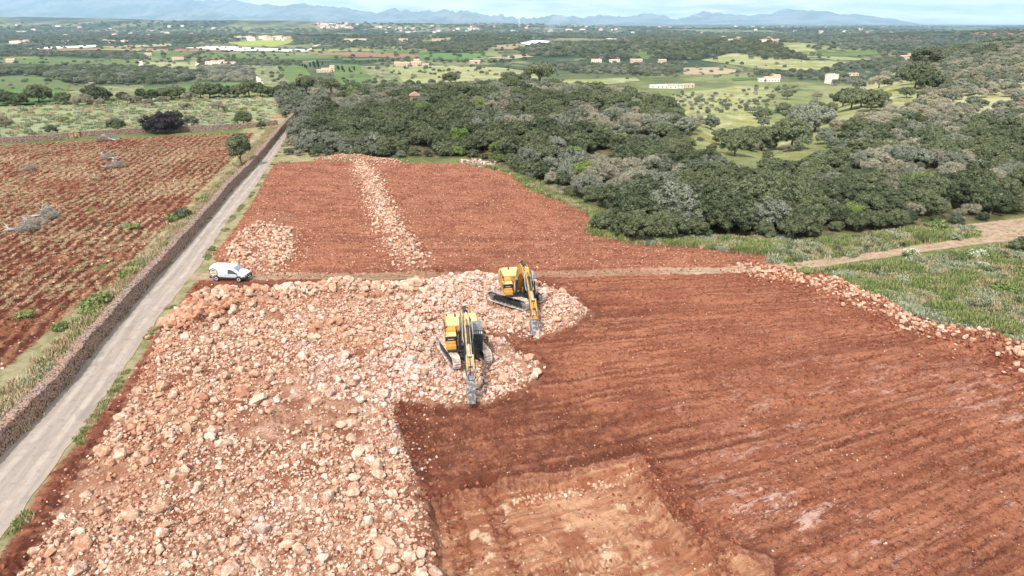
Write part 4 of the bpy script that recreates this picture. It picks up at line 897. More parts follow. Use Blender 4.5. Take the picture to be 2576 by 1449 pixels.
for q in ((297, 329, .78, 'oak', 'loose green tree left of the purple tree, behind the wall'), (446, 306, .75, 'oak', 'small green tree right behind the purple tree'), (482, 318, .7, 'olive', 'grey green bush to the right of the purple tree'), (613, 316, .92, 'oak', 'round green tree in the pasture just behind the wall'),
          (658, 326, .5, 'oak', 'small dark shrub overhanging the wall near the lane corner'), (128, 336, .52, 'oak', 'smallest leaning tree behind the left wall'), (550, 282, .95, 'grey', 'grey bare shrub in the middle of the pasture'), (470, 276, .6, 'grey', 'smaller grey bare shrub in the pasture, left of the big one'),
          (15, 322, .8, 'grey', 'grey bare shrub at the left end of the pasture')):
    x, y = at(q[0], q[1]); tree(q[3], x, y, q[2], q[4], 'trees around the flowering pasture')
hedge = [(-10, 262, 1.0, 'oak'), (22, 266, 1.1, 'oak'), (48, 268, 1.0, 'oak'), (100, 262, 1.55, 'oak'), (163, 264, 1.0, 'oak'), (196, 266, .9, 'grey'), (222, 266, 1.0, 'grey'), (240, 256, 1.35, 'oak'), (262, 258, 1.1, 'oak'), (308, 252, .7, 'oak'), (322, 262, .9, 'grey'), (345, 262, .8, 'grey'), (356, 250, .9, 'oak'), (383, 256, 1.0, 'oak'),
         (408, 252, 1.0, 'oak'), (432, 252, 1.1, 'oak'), (452, 250, 1.1, 'oak'), (478, 256, .9, 'grey'), (505, 248, 1.25, 'oak'), (528, 248, 1.3, 'oak'), (552, 247, 1.2, 'oak'), (578, 247, 1.1, 'oak'), (600, 247, 1.15, 'oak'), (628, 245, 1.6, 'oak'), (655, 245, 1.3, 'oak'), (682, 244, .9, 'oak'), (702, 244, 1.0, 'oak'), (722, 244, 1.1, 'oak'), (738, 246, 1.0, 'oak'), (410, 262, .7, 'grey'), (375, 266, .6, 'grey'), (255, 268, .7, 'grey')]
hedge.sort()
for j, (px, py, s, kd) in enumerate(hedge):
    x, y = at(px, py); tree(kd, x, y, s, '%s in the hedge behind the pasture, %s%s' % ('dark round tree' if kd == 'oak' else 'grey leafless shrub', (ordn[j] if j < 16 else ['rightmost', 'second from the right', 'third from the right', 'fourth from the right', 'fifth from the right', 'sixth from the right', 'seventh from the right', 'eighth from the right', 'ninth from the right', 'tenth from the right', 'eleventh from the right', 'twelfth from the right', 'thirteenth from the right', 'fourteenth from the right', 'fifteenth from the right', 'sixteenth from the right'][len(hedge) - 1 - j]), ''), 'trees of the hedge behind the pasture')
# trees scattered in the sunlit valley
VAL = [(1745, 330, .9, 'grey'), (1722, 338, .8, 'olive'), (1788, 325, .75, 'olive'), (1815, 366, .7, 'oak'), (1848, 392, .9, 'oak'), (1880, 372, .9, 'oak'), (1915, 378, 1.0, 'oak'), (1930, 345, 1.0, 'olive'), (1920, 320, 1.1, 'olive'), (1905, 300, .9, 'oak'), (1892, 285, .9, 'olive'), (1925, 298, 1.2, 'oak'), (1900, 262, .8, 'olive'), (1940, 250, .9, 'olive'),
       (1968, 285, 1.3, 'oak'), (1985, 300, 1.2, 'oak'), (2005, 285, 1.1, 'olive'), (2030, 320, 1.3, 'olive'), (2050, 330, 1.4, 'olive'), (2020, 338, 1.2, 'olive'), (1995, 330, 1.1, 'olive'), (1980, 352, 1.0, 'olive'), (1990, 375, 1.25, 'oak'), (2045, 270, 1.0, 'olive'), (2060, 278, 1.0, 'oak'), (2090, 285, .7, 'oak'), (2055, 250, 1.2, 'grey'), (1980, 250, 1.3, 'oak'), (2120, 268, 1.2, 'oak'), (2140, 276, 1.3, 'oak'),
       (2165, 270, 1.2, 'olive'), (2190, 280, 1.2, 'oak'), (2210, 270, 1.0, 'oak'), (2160, 225, 1.2, 'olive'), (2210, 222, 1.2, 'grey'), (2100, 215, 1.1, 'olive'), (2300, 225, 1.9, 'oak'), (2320, 215, 2.0, 'pine'), (2332, 232, 1.4, 'oak'), (2280, 246, .7, 'oak'), (2225, 200, 1.1, 'grey'), (2280, 195, 1.2, 'oak'), (1740, 270, .6, 'grey'), (1780, 285, .6, 'olive'), (1830, 270, .6, 'olive'), (1800, 240, .6, 'olive'), (1870, 232, .6, 'olive')]
VAL.sort(); vt = [(0, 1800, 'on the green slope below the ruined terrace'), (1800, 1900, 'on the left side of the sunlit valley'), (1900, 1990, 'in the bottom of the sunlit valley'), (1990, 2070, 'beside the golden clearing of the valley'), (2070, 2180, 'behind the golden clearing'), (2180, 2600, 'on the sunlit hill shoulder at the right')]
for lo_, hi2, ph in vt:
    g_ = [q for q in VAL if lo_ <= q[0] < hi2]
    for j, (px, py, s, kd) in enumerate(g_):
        x, y = hit(px, py); tree(kd, x, y, s * (1.1 if kd == 'pine' else 1.35), '%s tree %s, %s there' % ({'oak': 'dark green', 'olive': 'grey green', 'grey': 'bare greyish', 'pine': 'tall pine'}[kd], ph, ordn[j]), 'trees of the sunlit valley')
# cypresses by the brick house
m_cyp = leaf_mat('cypress_leaves', (.018, .032, .016), (.024, .04, .02), (.03, .05, .024))
cyp = crown_mesh('cypress_crown', m_cyp, 3, rx=.75, rz_=4.2, zc=4.6, lobes=34, leaves=1800, leaf=.22, lobe_r=.6); ctr = MB().rod((0, 0, -.3), (0, 0, 2), .12, n=6)
for j, (px, py, s) in enumerate(sorted(((762, 172, .8), (768, 176, 1.0), (772, 178, .9), (781, 174, 1.1), (790, 172, 1.2), (793, 176, 1.0), (800, 170, 1.3), (802, 176, 1.1), (812, 168, .9), (853, 182, 1.0), (850, 178, .8), (862, 183, 1.1), (866, 186, .8), (880, 185, .9), (892, 183, 1.0)))):
    x, y = hit(px, py); r = tag(empty('cypress', (x, y, hz(x, y)), 0, s), 'slim black green cypress by the brick house, %s of the scattered row' % ordn[j], 'cypress', 'cypresses by the brick house'); link('crown', cyp, r)
    o = ctr.build('trunk', m_bark, r)

# ------------------------------------------------------------------ undergrowth on the right and along the lane
m_grass = leaf_mat('grass_blades', (.12, .17, .05), (.19, .235, .075), (.29, .27, .12)); m_herb = leaf_mat('grey_herbs', (.20, .22, .13), (.28, .30, .20), (.34, .36, .26)); m_dry = leaf_mat('dry_grass', (.33, .24, .135), (.42, .32, .20), (.46, .36, .24))
m_flow, t, b = new_mat('white_flowers', .8, .1); t.put(b.inputs['Base Color'], t.mix(t.ramp(t.noise(t.pos(), 9, 2), .35, .65), (.20, .25, .10), (.70, .69, .55)))
def tuft_mesh(name, mat, seed, n=60, r=.45, h=.35, w=.03):
    rg = np.random.default_rng(seed); a = rg.uniform(0, 6.28, n); q = r * np.sqrt(rg.random(n)); bx, by = q * np.cos(a), q * np.sin(a); d = rg.uniform(0, 6.28, n); L = h * rg.uniform(.5, 1.2, n); ln = rg.uniform(.1, .6, n) * L
    t1 = np.stack([bx, by, np.full(n, -.03)], 1); ux = np.stack([np.cos(d + 1.57), np.sin(d + 1.57), 0 * d], 1) * w; tp = t1 + np.stack([np.cos(d) * ln, np.sin(d) * ln, L], 1)
    V = np.stack([t1 - ux, t1 + ux, tp + ux * .5, tp - ux * .5], 1).reshape(-1, 3); return np_mesh(name, V, np.arange(4 * n).reshape(-1, 4), [mat])
TU = [tuft_mesh('grass_tuft', m_grass, 1), tuft_mesh('grass_tuft', m_grass, 2, 70, .5, .5, .04), tuft_mesh('grass_tuft', m_dry, 3, 60, .45, .4), tuft_mesh('herb_tuft', m_herb, 4, 90, .5, .35, .06), tuft_mesh('weed_tuft', m_oak, 5, 70, .4, .4, .06)]
tuft_spots = [at(2200, 760), at(2330, 720), at(2420, 690), at(2250, 700), at(2480, 790)]
tuft_lab = ['green grass tuft just behind the rocky bank', 'taller green grass tuft in the green field', 'straw coloured grass tuft in the green field', 'grey green herb clump in the green field', 'dark weed clump near the right end of the bank']
TP = [tag(link('grass_tuft', TU[k], None, (x, y, hz(x, y)), (0, 0, k), (1.4,) * 3), tuft_lab[k], 'grass tuft', 'tufts in the green field') for k, (x, y) in enumerate(tuft_spots)]
GF = P((1985, 690), (2070, 690), (2130, 716), (2200, 755), (2340, 822), (2430, 838), (2550, 880), (2700, 965), (3100, 1100), (3200, 640), (2800, 620), (2576, 612), (2400, 640), (2200, 668))
VERGE = P((1780, 625), (1950, 620), (2200, 592), (2440, 560), (2470, 590), (2300, 618), (2100, 650), (1960, 668), (1900, 640))
gp = [np.column_stack([rand_in(GF, 20000), np.zeros(20000)]), np.column_stack([rand_in(VERGE, 5000), np.ones(5000)])]
EDGE = P((640, 690), (700, 412), (1180, 418), (1290, 442), (1430, 515), (1495, 545), (1475, 590), (1600, 614), (1750, 624), (1940, 640))
def near_line(line, n, wd, side=0, tag_=2):
    a = np.array(line); L = np.r_[0, np.cumsum(np.hypot(*np.diff(a, axis=0).T))]; s = RNG.uniform(0, L[-1], n); x = np.interp(s, L, a[:, 0]); y = np.interp(s, L, a[:, 1])
    return np.column_stack([x + side + RNG.normal(0, wd, n), y + RNG.normal(0, wd, n), np.full(n, tag_)])
gp += [near_line(EDGE[1:], 2600, .8, .5), near_line([(x + .35, y) for x, y in ROAD_R[:12]], 1500, .22, 0, 3), near_line([(x + .15, y) for x, y in ROAD_L[:11]], 500, .12, 0, 3), near_line([(x - 2.0, y + .4) for x, y in ROAD_L[:11]], 5200, 1.0, 0, 4)]
gp += [np.column_stack([rand_in(LF, 17000), np.full(17000, 6)])]
gp += [np.column_stack([rand_in(PASTURE, 3500), np.full(3500, 5)]), np.column_stack([rand_in(P((1430, 515), (1500, 545), (1475, 600), (1700, 630), (1950, 645), (1990, 600), (1600, 600)), 1800), np.full(1800, 2)])]
gp = np.concatenate(gp); clump = fbm(gp[:, 0], gp[:, 1], 3.0, 3, 60); okg = (gp[:, 2] != 3) | (vn(gp[:, 1] / 2.2, gp[:, 1] * 0, 61) > .08)
gm = masks(gp[:, 0], gp[:, 1]); okg &= (gm['road'] < (-.05)) & (gm['berm'] > 1.3) & ((gm['track'] > 1.7) | (RNG.random(len(gp)) < .03)) & ((gm['soil'] < .15) | (gp[:, 2] == 3)) & ((gp[:, 2] != 6) | ((np.sin((-gp[:, 0] * math.sin(RAD(100)) + gp[:, 1] * math.cos(RAD(100)) + fbm(gp[:, 0], gp[:, 1], 14, 2, 35) * 1.5) * 2 * math.pi / 1.5) > -.2) & (fbm(gp[:, 0], gp[:, 1], 14, 3, 62) > -.1 + .25 * sst(gp[:, 1], 80, 50)))); gp = gp[okg]; clump = clump[okg]
rr_ = RNG.random(len(gp)); gi = np.where(clump < -.12, 1, np.where(clump < .2, 0, 3)); gi = np.where(rr_ < .22, 2, gi); gi = np.where((rr_ > .9) & (gp[:, 2] < 2), 4, gi); gi = np.where((gp[:, 2] == 4) & (rr_ < .8), 2, gi); gi = np.where(gp[:, 2] == 3, np.where(rr_ < .2, 2, 0), gi); gi = np.where((gp[:, 2] == 5) & (rr_ < .75), 3, gi); gi = np.where((gp[:, 2] == 6) & (rr_ < .96), 2, gi); gi = np.where((gp[:, 2] == 5) & (rr_ < .35), 2, gi)
gs_ = RNG.uniform(.6, 1.5, len(gp)) * np.where(gp[:, 2] == 3, .5, 1) * np.where(gp[:, 2] == 5, 1.4, 1) * np.where(gp[:, 2] == 6, .62, 1); gr = np.zeros((len(gp), 3)); gr[:, 2] = RNG.uniform(0, 6.28, len(gp))
scatter('grass', np.column_stack([gp[:, 0], gp[:, 1], height(gp[:, 0], gp[:, 1])]), gr, np.column_stack([gs_, gs_, gs_ * RNG.uniform(.6, 1.2, len(gp)) * np.where(gp[:, 2] == 6, .6, 1)]), gi, TP, rr_, 'tangled green and straw grass round the fields and along the lane', 'grass')
shr = crown_mesh('shrub', m_herb, 15, rx=.9, rz_=.45, zc=.25, lobes=14, leaves=1300, leaf=.07, lobe_r=.35); shg = crown_mesh('shrub', m_grass, 16, rx=.9, rz_=.5, zc=.3, lobes=14, leaves=1300, leaf=.08, lobe_r=.4)
shf = crown_mesh('shrub', m_flow, 17, rx=1.0, rz_=.4, zc=.42, lobes=14, leaves=700, leaf=.07, lobe_r=.4, fill=0); shd = m_bush
SH = [(2290, 640, 1.0, 'f', 'white flowering bush nearer the dirt track'), (2455, 650, 1.25, 'f', 'larger white flowering bush in the green field'), (2475, 672, .7, 'f', 'smallest white flowering bush, in front of the larger one'), (2270, 715, 1.2, 'r', 'grey green cushion shrub in the middle of the green field'), (2345, 690, .9, 'r', 'low grey shrub below the white flowering bushes'), (2520, 740, 1.3, 'g', 'leafy green bush at the right side of the green field'),
      (2400, 600, 1.0, 'r', 'pale grey shrub on the verge above the dirt track'), (2350, 575, 1.5, 'g', 'big light green bush at the end of the verge'), (2135, 615, .6, 'r', 'small bluish shrub on the verge'), (2255, 603, 1.1, 'r', 'dead looking grey shrub in the verge'), (1960, 625, 1.0, 'r', 'grey shrub at the left end of the verge'), (1890, 622, 1.0, 'g', 'light green bush under the tall oaks'), (2150, 640, .7, 'g', 'small green bush by the track edge'),
      (2195, 620, .6, 'g', 'small round green bush in the middle of the verge'), (2440, 640, .6, 'g', 'green bush beside the larger white flowering bush'), (2210, 745, .9, 'g', 'green bush just behind the rocky bank'), (2030, 690, .8, 'g', 'green bush at the top end of the rocky bank'),
      (440, 555, 1.2, 'g', 'light green weed clump left of the lane wall'), (462, 548, 1.3, 'd', 'dark green bush against the field side of the lane wall'), (320, 700, 1.0, 'g', 'green weeds by the wall beside the ploughed soil'), (245, 770, 1.5, 'g', 'bright green nettle patch beside the lane wall'), (230, 790, 1.0, 'g', 'lower clump of the nettles beside the lane wall'), (152, 830, .8, 'g', 'single green weed clump in the ploughed soil'), (340, 575, .9, 'g', 'pale weeds in the middle of the ploughed field'), (312, 570, .9, 'r', 'grey weeds in the middle of the ploughed field'),
      (70, 800, .8, 'g', 'weed clump near the left edge of the ploughed field'), (905, 395, 1.9, 'd', 'round dark bush behind the stone pile'), (955, 392, 2.2, 'd', 'wider dark bush to the right of the round one'), (1120, 392, 2.4, 'd', 'dark bush standing apart on the field edge'), (2590, 640, 2.0, 'd', 'dark bush cut by the right picture edge')]
for px, py, s, kd, lb in SH:
    x, y = at(px, py); o = link('flowering_shrub' if kd == 'f' else 'shrub', {'f': shf, 'r': shr, 'g': shg, 'd': shd}[kd], None, (x, y, hz(x, y)), (0, 0, px % 6), (s, s, s * .9)); tag(o, lb, 'shrub')
    if kd == 'f': link('leaves', shg, o, (0, 0, -.05), (0, 0, 0), (.9, .9, .8))
x, y = at(697, 299); o = link('soil_heap', ROCKS[2], None, (x, y, hz(x, y)), (0, 0, 0), (4.2, 2.6, 2.2)); o['tint'] = -.62; tag(o, 'small orange red heap of soil at the pasture corner by the lane', 'soil heap')
x, y = at(652, 384); q = MB(); q.tube([(0, 0, -.1), (-.25, .1, .8), (-.55, .15, 1.75)], .05, 6); tag(q.build('branch', m_pale, None, 0, (x + .25, y, hz(x, y))), 'pale broken branch leaning on the lane wall', 'branch')
# uprooted bleached trees on the ploughed field
m_twig = leaf_mat('bleached_twigs', (.20, .19, .165), (.24, .23, .20), (.30, .285, .25))
TWIG = crown_mesh('twigs', m_twig, 77, rx=1.9, rz_=.9, zc=.35, lobes=30, leaves=3600, leaf=.045, lobe_r=.5, fill=0)
def dead_tree(px, py, s, rz_, label):
    rg = random.Random(px); q = MB(); tips = []
    def grow(p, d, r, L, dep):
        e = p + d * L; q.rod(p, e, r, r * .62, 5)
        if dep == 0: tips.append(e); return
        for _ in range(3 if dep > 1 else 4):
            dd = (d + Vector((rg.uniform(-.9, .9), rg.uniform(-.9, .9), rg.uniform(-.35, .6)))).normalized(); grow(e, dd, r * .6, L * .68, dep - 1)
    grow(Vector((0, 0, .25)), Vector((1, 0, .12)), .17, 1.15, 4)
    for k in range(5): q.rod((0, 0, .25), (-.5, rg.uniform(-.6, .6), rg.uniform(-.1, .9)), .08, .03, 5)
    x, y = at(px, py); o = q.build('fallen_tree', m_pale, None, 0, (x, y, hz(x, y)), (0, 0, rz_)); o.scale = (s,) * 3
    link('twigs', TWIG, o, (2.2, 0, .3), (0, 0, px % 6), (1.0, .8, .62))
    return tag(o, label, 'fallen tree', 'uprooted trees lying on the ploughed field')
dead_tree(25, 582, 1.25, .35, 'large bleached fallen tree at the left edge, lower of the pair'); dead_tree(80, 548, 1.15, .2, 'large bleached fallen tree just above the lower one at the left'); dead_tree(292, 356, 1.2, 2.9, 'small fallen tree by the wall above the ploughed field')
dead_tree(290, 404, 1.0, 2.9, 'small grey fallen tree in the field, upper of two'); dead_tree(262, 425, 1.0, .3, 'small grey fallen tree in the field, lower of two'); dead_tree(105, 350, 1.2, .2, 'bleached fallen branches against the left wall'); dead_tree(55, 430, .8, .4, 'faint grey branches on the far left of the field')

# ------------------------------------------------------------------ farmhouses of the plain
def plain_mat(name, c, rough=.9, spec=.2, var=.15, sc=.6, metal=0):
    m, t, b = new_mat(name, rough, spec); t.put(b.inputs['Base Color'], t.mix(t.ramp(t.noise(t.pos(), sc, 4, .65), .35, .65), tuple(q * (1 - var) for q in c), tuple(min(1, q * (1 + var)) for q in c))); b.inputs['Metallic'].default_value = metal
    return m
m_white = plain_mat('white_render', (.58, .54, .48)); m_stonew = plain_mat('stone_render', (.48, .36, .27)); m_pink = plain_mat('pink_render', (.46, .34, .28)); m_tile = plain_mat('roof_tile', (.46, .27, .19)); m_dark = plain_mat('dark_opening', (.035, .035, .04), .3, .5)
def house(px, py, wings, label, rz_=0.0, wall=m_white, far=True, name='farmhouse', loc=None):
    """wings: (x, y, w, d, h, pitch) ; pitch 0 = flat roof"""
    x, y = loc or hit(px, py); r = empty(name, (x, y, hz(x, y)), rz_); tag(r, label, 'house')
    for (cx, cy, w, d, h, pt) in wings:
        q = MB(); q.box((cx, cy, h / 2 - .8), (w, d, h + 1.6)); wl = q.build('wall', wall, r)
        q = MB()
        if pt: q.prism([(-d / 2 - .35, h + .003), (0, h + pt), (d / 2 + .35, h + .003), (d / 2 + .35, h - .15), (-d / 2 - .35, h - .15)], -w / 2 - .3, w / 2 + .3); o = q.build('roof', m_tile, r, 0, (cx, cy, 0), (0, 0, math.pi / 2))
        else: q.box((cx, cy, h + .15), (w + .3, d + .3, .3)); q.build('roof', wall, r)
        nW = max(1, int(w / 3.2))
        for k in range(nW):
            wx = cx - w / 2 + (k + .5) * w / nW
            for zz in ([1.3] if h < 4.6 else [1.3, 4.0]):
                q = MB(); q.box((wx, cy - d / 2 - .02, zz + .1), (1.0, .12, 1.3)); q.build('window', m_dark, r)
    q = MB(); q.box((wings[0][0] + wings[0][2] * .3, wings[0][1], wings[0][4] + wings[0][5] * .7 + .4), (.7, .7, 1.5)); q.build('chimney', wall, r)
    return r
house(548, 162, [(0, 0, 20, 9, 4, 1.5), (-14, 3, 9, 8, 3.2, 1.2), (8, -3, 8, 6, 5.5, 1.2)], 'white farmhouse with pinkish roofs behind the poplar wood')
house(580, 163, [(0, 0, 18, 7, 3.2, 1.0)], 'long low white outbuilding beside the white farmhouse')
house(822, 181, [(0, 0, 13, 9, 4.5, 0), (7, 2, 6, 7, 7.5, 0), (-9, 0, 7, 5, 3, 0)], 'brown brick house with a tower beside the cypresses', .2, m_stonew)
house(1012, 165, [(0, 0, 22, 8, 4, 1.2)], 'long pinkish barn left of the pink farmhouse', 0, m_pink); house(1048, 166, [(0, 0, 14, 10, 5, 1.6), (0, 4, 8, 6, 8, 1.5), (13, -2, 10, 6, 3.2, 0)], 'pink two storey farmhouse with a red roof on the plain', 0, m_pink)
house(1665, 222, [(0, 0, 12, 6, 3.2, 0), (10, -2, 9, 6, 3.6, .8), (18, 3, 8, 5, 3, .8), (-9, 2, 6, 5, 2.8, 0)], 'long white and brick farmstead right of the wood', 0, m_white)
house(1730, 220, [(0, 0, 12, 6, 3, .8)], 'low reddish ruin right of the long farmstead', 0, m_pink)
house(1936, 205, [(0, 0, 13, 8, 4.2, 1.2), (7, 2, 7, 7, 6, 1.2), (-9, -1, 7, 6, 3, 0)], 'white villa with a pink roof above the sunlit valley')
house(2090, 210, [(0, 0, 9, 9, 9, 0)], 'plain white square block house on the hill slope', .35)
house(2145, 190, [(0, 0, 12, 5, 2.6, 0)], 'low grey shed right of the square block house', 0, m_stonew)
house(1500, 157, [(0, 0, 16, 8, 4, 1.3)], 'white roofed house, first of the row above the wood band'); house(1545, 158, [(0, 0, 16, 8, 4, 1.3)], 'pale house, second of the row above the wood band'); house(1600, 158, [(0, 0, 18, 9, 4.5, 1.4)], 'pinkish villa, third of the row above the wood band', 0, m_pink); house(1665, 158, [(0, 0, 12, 8, 4, 1.3)], 'small pink house at the right end of the row', 0, m_pink)
house(1195, 160, [(0, 0, 16, 9, 4, 1.2)], 'low tan house between the crop field and the golden meadow', 0, m_pink); house(375, 140, [(0, 0, 14, 8, 4, 1.2)], 'reddish house in the hedge at the left', 0, m_pink)
house(30, 158, [(0, 0, 14, 8, 5, 1.5)], 'pale pink house at the far left of the green field', 0, m_pink); house(450, 150, [(0, 0, 20, 7, 3.5, .8)], 'grey shed above the pale green meadow', 0, m_stonew)
house(895, 105, [(0, 0, 60, 12, 6, 2)], 'long white warehouse beyond the yellow field'); house(1015, 105, [(0, 0, 24, 12, 6, 2)], 'small red roofed house in the dark woods', 0, m_pink); house(1110, 103, [(0, 0, 50, 14, 5, 1)], 'long tan shed at the left of the wooded hill', 0, m_stonew)
house(2553, 116, [(0, 0, 24, 12, 6, 0)], 'white hilltop house at the right edge', 0, m_white, loc=hit(2395, 121)); house(2275, 150, [(0, 0, 14, 9, 5, 1.3), (8, 2, 6, 6, 8, 1)], 'brown stone house in the trees of the right hill', 0, m_stonew)
# small hut in the wood
x, y = at(1045, 285, 1.5); r = tag(empty('stone_hut', (x, y, hz(x, y) + 1.4), .1), 'small round roofed stone hut with a dark arch in the wood', 'hut')
q = MB(); q.box((0, 0, 1.2), (2.6, 2.4, 3.4)); q.build('wall', m_ochre, r); q = MB(); q.prism([(-1.6, 2.9), (0, 3.8), (1.6, 2.9), (1.6, 2.7), (-1.6, 2.7)], -1.4, 1.4); q.build('roof', m_tile, r)
q = MB(); q.prism([(-.55, .9), (-.55, 2.0), (-.3, 2.4), (.3, 2.4), (.55, 2.0), (.55, .9)], -1.23, -1.1); q.build('doorway', m_dark, r)
# far villages: single small houses
def block_house(w, d, h, mat):
    q = MB(); q.box((0, 0, h / 2 - 1), (w, d, h + 2)); n = len(q.f); q.prism([(-w / 2 - .4, h), (0, h + 1.8), (w / 2 + .4, h)], -d / 2 - .3, d / 2 + .3)
    me = bpy.data.meshes.new('village_house'); me.from_pydata(q.v, [], q.f); me.materials.append(mat); me.materials.append(m_tile)
    for i, p_ in enumerate(me.polygons): p_.material_index = 1 if i >= n else 0
    return me
BH = [block_house(15, 11, 7, m_white), block_house(12, 20, 6, m_white), block_house(18, 12, 8, m_pink), block_house(30, 13, 6, m_white)]
VIL = [('in the white village beyond the yellow field', (600, 96), (740, 102), 18), ('on the left hills near the horizon', (40, 62), (560, 92), 18), ('in the small town below the left mountains', (800, 60), (900, 72), 34), ('scattered over the blue woods in the middle', (900, 64), (1500, 84), 40), ('scattered over the blue woods at the right', (1500, 66), (2300, 86), 26), ('in the scrub at the left of the plain', (20, 100), (340, 112), 8), ('on the hill right of the middle', (1820, 92), (1960, 110), 8)]
for ph, a0, a1, n in VIL:
    for k in range(n):
        px = random.uniform(a0[0], a1[0]); py = random.uniform(a0[1], a1[1]); x, y = hit(px, py); s = random.uniform(.45, .8) * (1 + min(1.6, math.hypot(x, y) / 5000))
        o = link('village_house', BH[random.randrange(4)], None, (x, y, hz(x, y)), (0, 0, random.uniform(-.6, .6)), (s,) * 3)
        tag(o, 'tiny pale house ' + ph, 'house', 'tiny houses ' + ph)
x, y = hit(1306, 66); q = MB(); hgt_ = 130
for k in range(3):
    a = k * 2.094; q.rod((math.cos(a) * 6, math.sin(a) * 6, 0), (math.cos(a) * 2.5, math.sin(a) * 2.5, hgt_), 1.6, 1.2, 5)
for z in range(10, hgt_, 12): q.rod((6, 0, z), (-3, 5, z), .6, n=4); q.rod((6, 0, z), (-3, -5, z), .6, n=4)
q.box((0, 0, hgt_ - 12), (9, 9, 8)); tag(q.build('radio_mast', m_white, None, 0, (x, y, hz(x, y))), 'white lattice mast standing on the horizon', 'mast')
# thin smoke rising from a far bonfire
m_smoke = bpy.data.materials.new('smoke'); m_smoke.use_nodes = True; t = NT(m_smoke.node_tree); m_smoke.node_tree.nodes.remove(m_smoke.node_tree.nodes['Principled BSDF'])
pv = t.add('ShaderNodeVolumePrincipled'); pv.inputs['Color'].default_value = (.85, .9, 1, 1); pv.inputs['Density'].default_value = .0035; t.l.new(pv.outputs[0], t.n['Material Output'].inputs['Volume'])
x, y = hit(1375, 93); q = MB()
for k, (dx, z, s) in enumerate(((0, 10, 16), (12, 30, 24), (32, 52, 32), (60, 72, 36))):
    V_, F_ = IV, IF; q.add([(dx + v[0] * s * 1.5, v[1] * s, z + v[2] * s * .6) for v in V_], [tuple(f) for f in F_])
bmo = q.build('smoke', m_smoke, None, 0, (x, y, hz(x, y)), smooth=True); rm = bmo.modifiers.new('join', 'REMESH'); rm.mode = 'VOXEL'; rm.voxel_size = 9
tag(bmo, 'thin pale bonfire smoke drifting over the distant woods', 'smoke', kind='stuff')

# ------------------------------------------------------------------ mountains across the horizon
m_mtn, t, b = new_mat('mountain_rock', .95, .1); p = t.pos(); sp_ = t.add('ShaderNodeSeparateXYZ'); t.put(sp_.inputs[0], t.add('ShaderNodeNewGeometry').outputs['Normal'])
c = t.mix(t.ramp(t.noise(p, .0012, 6, .65), .42, .58), (.06, .075, .06), (.14, .14, .13)); c = t.mix(t.ramp(sp_.outputs[2], .82, .6), c, (.24, .24, .23)); t.put(b.inputs['Base Color'], c)
def mountains(prof, dist, depth, seed, base=-60):
    """prof: survey picture (x, y) of the skyline; built as a ridge with spurs at the given distance"""
    pr = np.array(prof, float); xs = np.arange(pr[0, 0], pr[-1, 0], 2.2); ys = np.interp(xs, pr[:, 0], pr[:, 1])
    ys = ys + (vn(xs / 14, xs * 0, seed) * 7 + vn(xs / 5.5, xs * 0, seed + 3) * 4.5) * np.clip((60 - ys) / 12, 0, 1)
    a = (xs - 1288) / FPX; bb = (ys - 724.5) / FPX; t_ = dist / (CP - bb * SP); zt = CAM_H - (SP + bb * CP) * t_; X0 = a * t_
    nv = 46; f = np.linspace(-1, 1, nv + 1); X, Fv = np.meshgrid(X0, f); Ztop = np.repeat(zt[None], nv + 1, 0)
    fall = np.where(Fv < 0, (1 + Fv), (1 - Fv)); fall = np.clip(fall, 0, 1) ** .85
    Y = dist + Fv * depth
    n_ = fbm(X.ravel(), Y.ravel(), depth * .7, 5, seed, .55).reshape(X.shape)
    Z = base + (Ztop - base) * np.clip(fall * (1 + n_ * 1.0 * (1 - fall) * 1.3), 0, 1.0)
    Xs = X * (Y / dist) ** .0
    nv_, nx = X.shape; i = np.arange(nv_ - 1)[:, None] * nx + np.arange(nx - 1)[None, :]
    return tag(link('mountains', np_mesh('mountains', np.stack([Xs.ravel(), Y.ravel(), Z.ravel()], 1), np.stack([i, i + 1, i + nx + 1, i + nx], -1).reshape(-1, 4), [m_mtn], True)), kind='structure')
C7 = [(0, 60), (130, 75), (290, 98), (370, 68), (500, 78), (600, 90), (740, 73), (850, 82), (940, 90), (1020, 88), (1070, 110), (1240, 118), (1330, 145), (1400, 142), (1480, 150), (1570, 108), (1640, 120), (1700, 125), (1760, 115), (1800, 128), (1920, 108), (2080, 130), (2200, 118), (2300, 100), (2430, 120), (2520, 155), (2576, 140)]
C8 = [(60, 120), (150, 93), (300, 105), (375, 98), (410, 125), (490, 112), (680, 108), (740, 85), (810, 60), (870, 80), (960, 80), (1030, 88), (1060, 125), (1130, 110), (1200, 102), (1290, 112), (1340, 140), (1375, 160), (1395, 178)]
L0 = [(-500, -20), (0, -30), (200, -22), (330, -14), (430, -4), (483, 0), (520, 4), (583, 3), (633, 10), (700, 14), (766, 10), (820, 16)]
mountains(L0 + [(859 + x / 3, y / 3) for x, y in C7] + [(1717 + x / 3, y / 3) for x, y in C8], 19500, 3300, 201)
mountains([(-500, 30), (0, 26), (150, 34), (300, 44), (400, 36), (460, 30), (520, 28), (580, 40), (640, 44), (720, 40), (800, 50), (860, 47), (960, 54), (1060, 50), (1100, 44), (1150, 38), (1200, 48), (1260, 52), (1300, 49), (1340, 46), (1380, 42), (1403, 37), (1430, 44), (1460, 58)], 15800, 1500, 207)

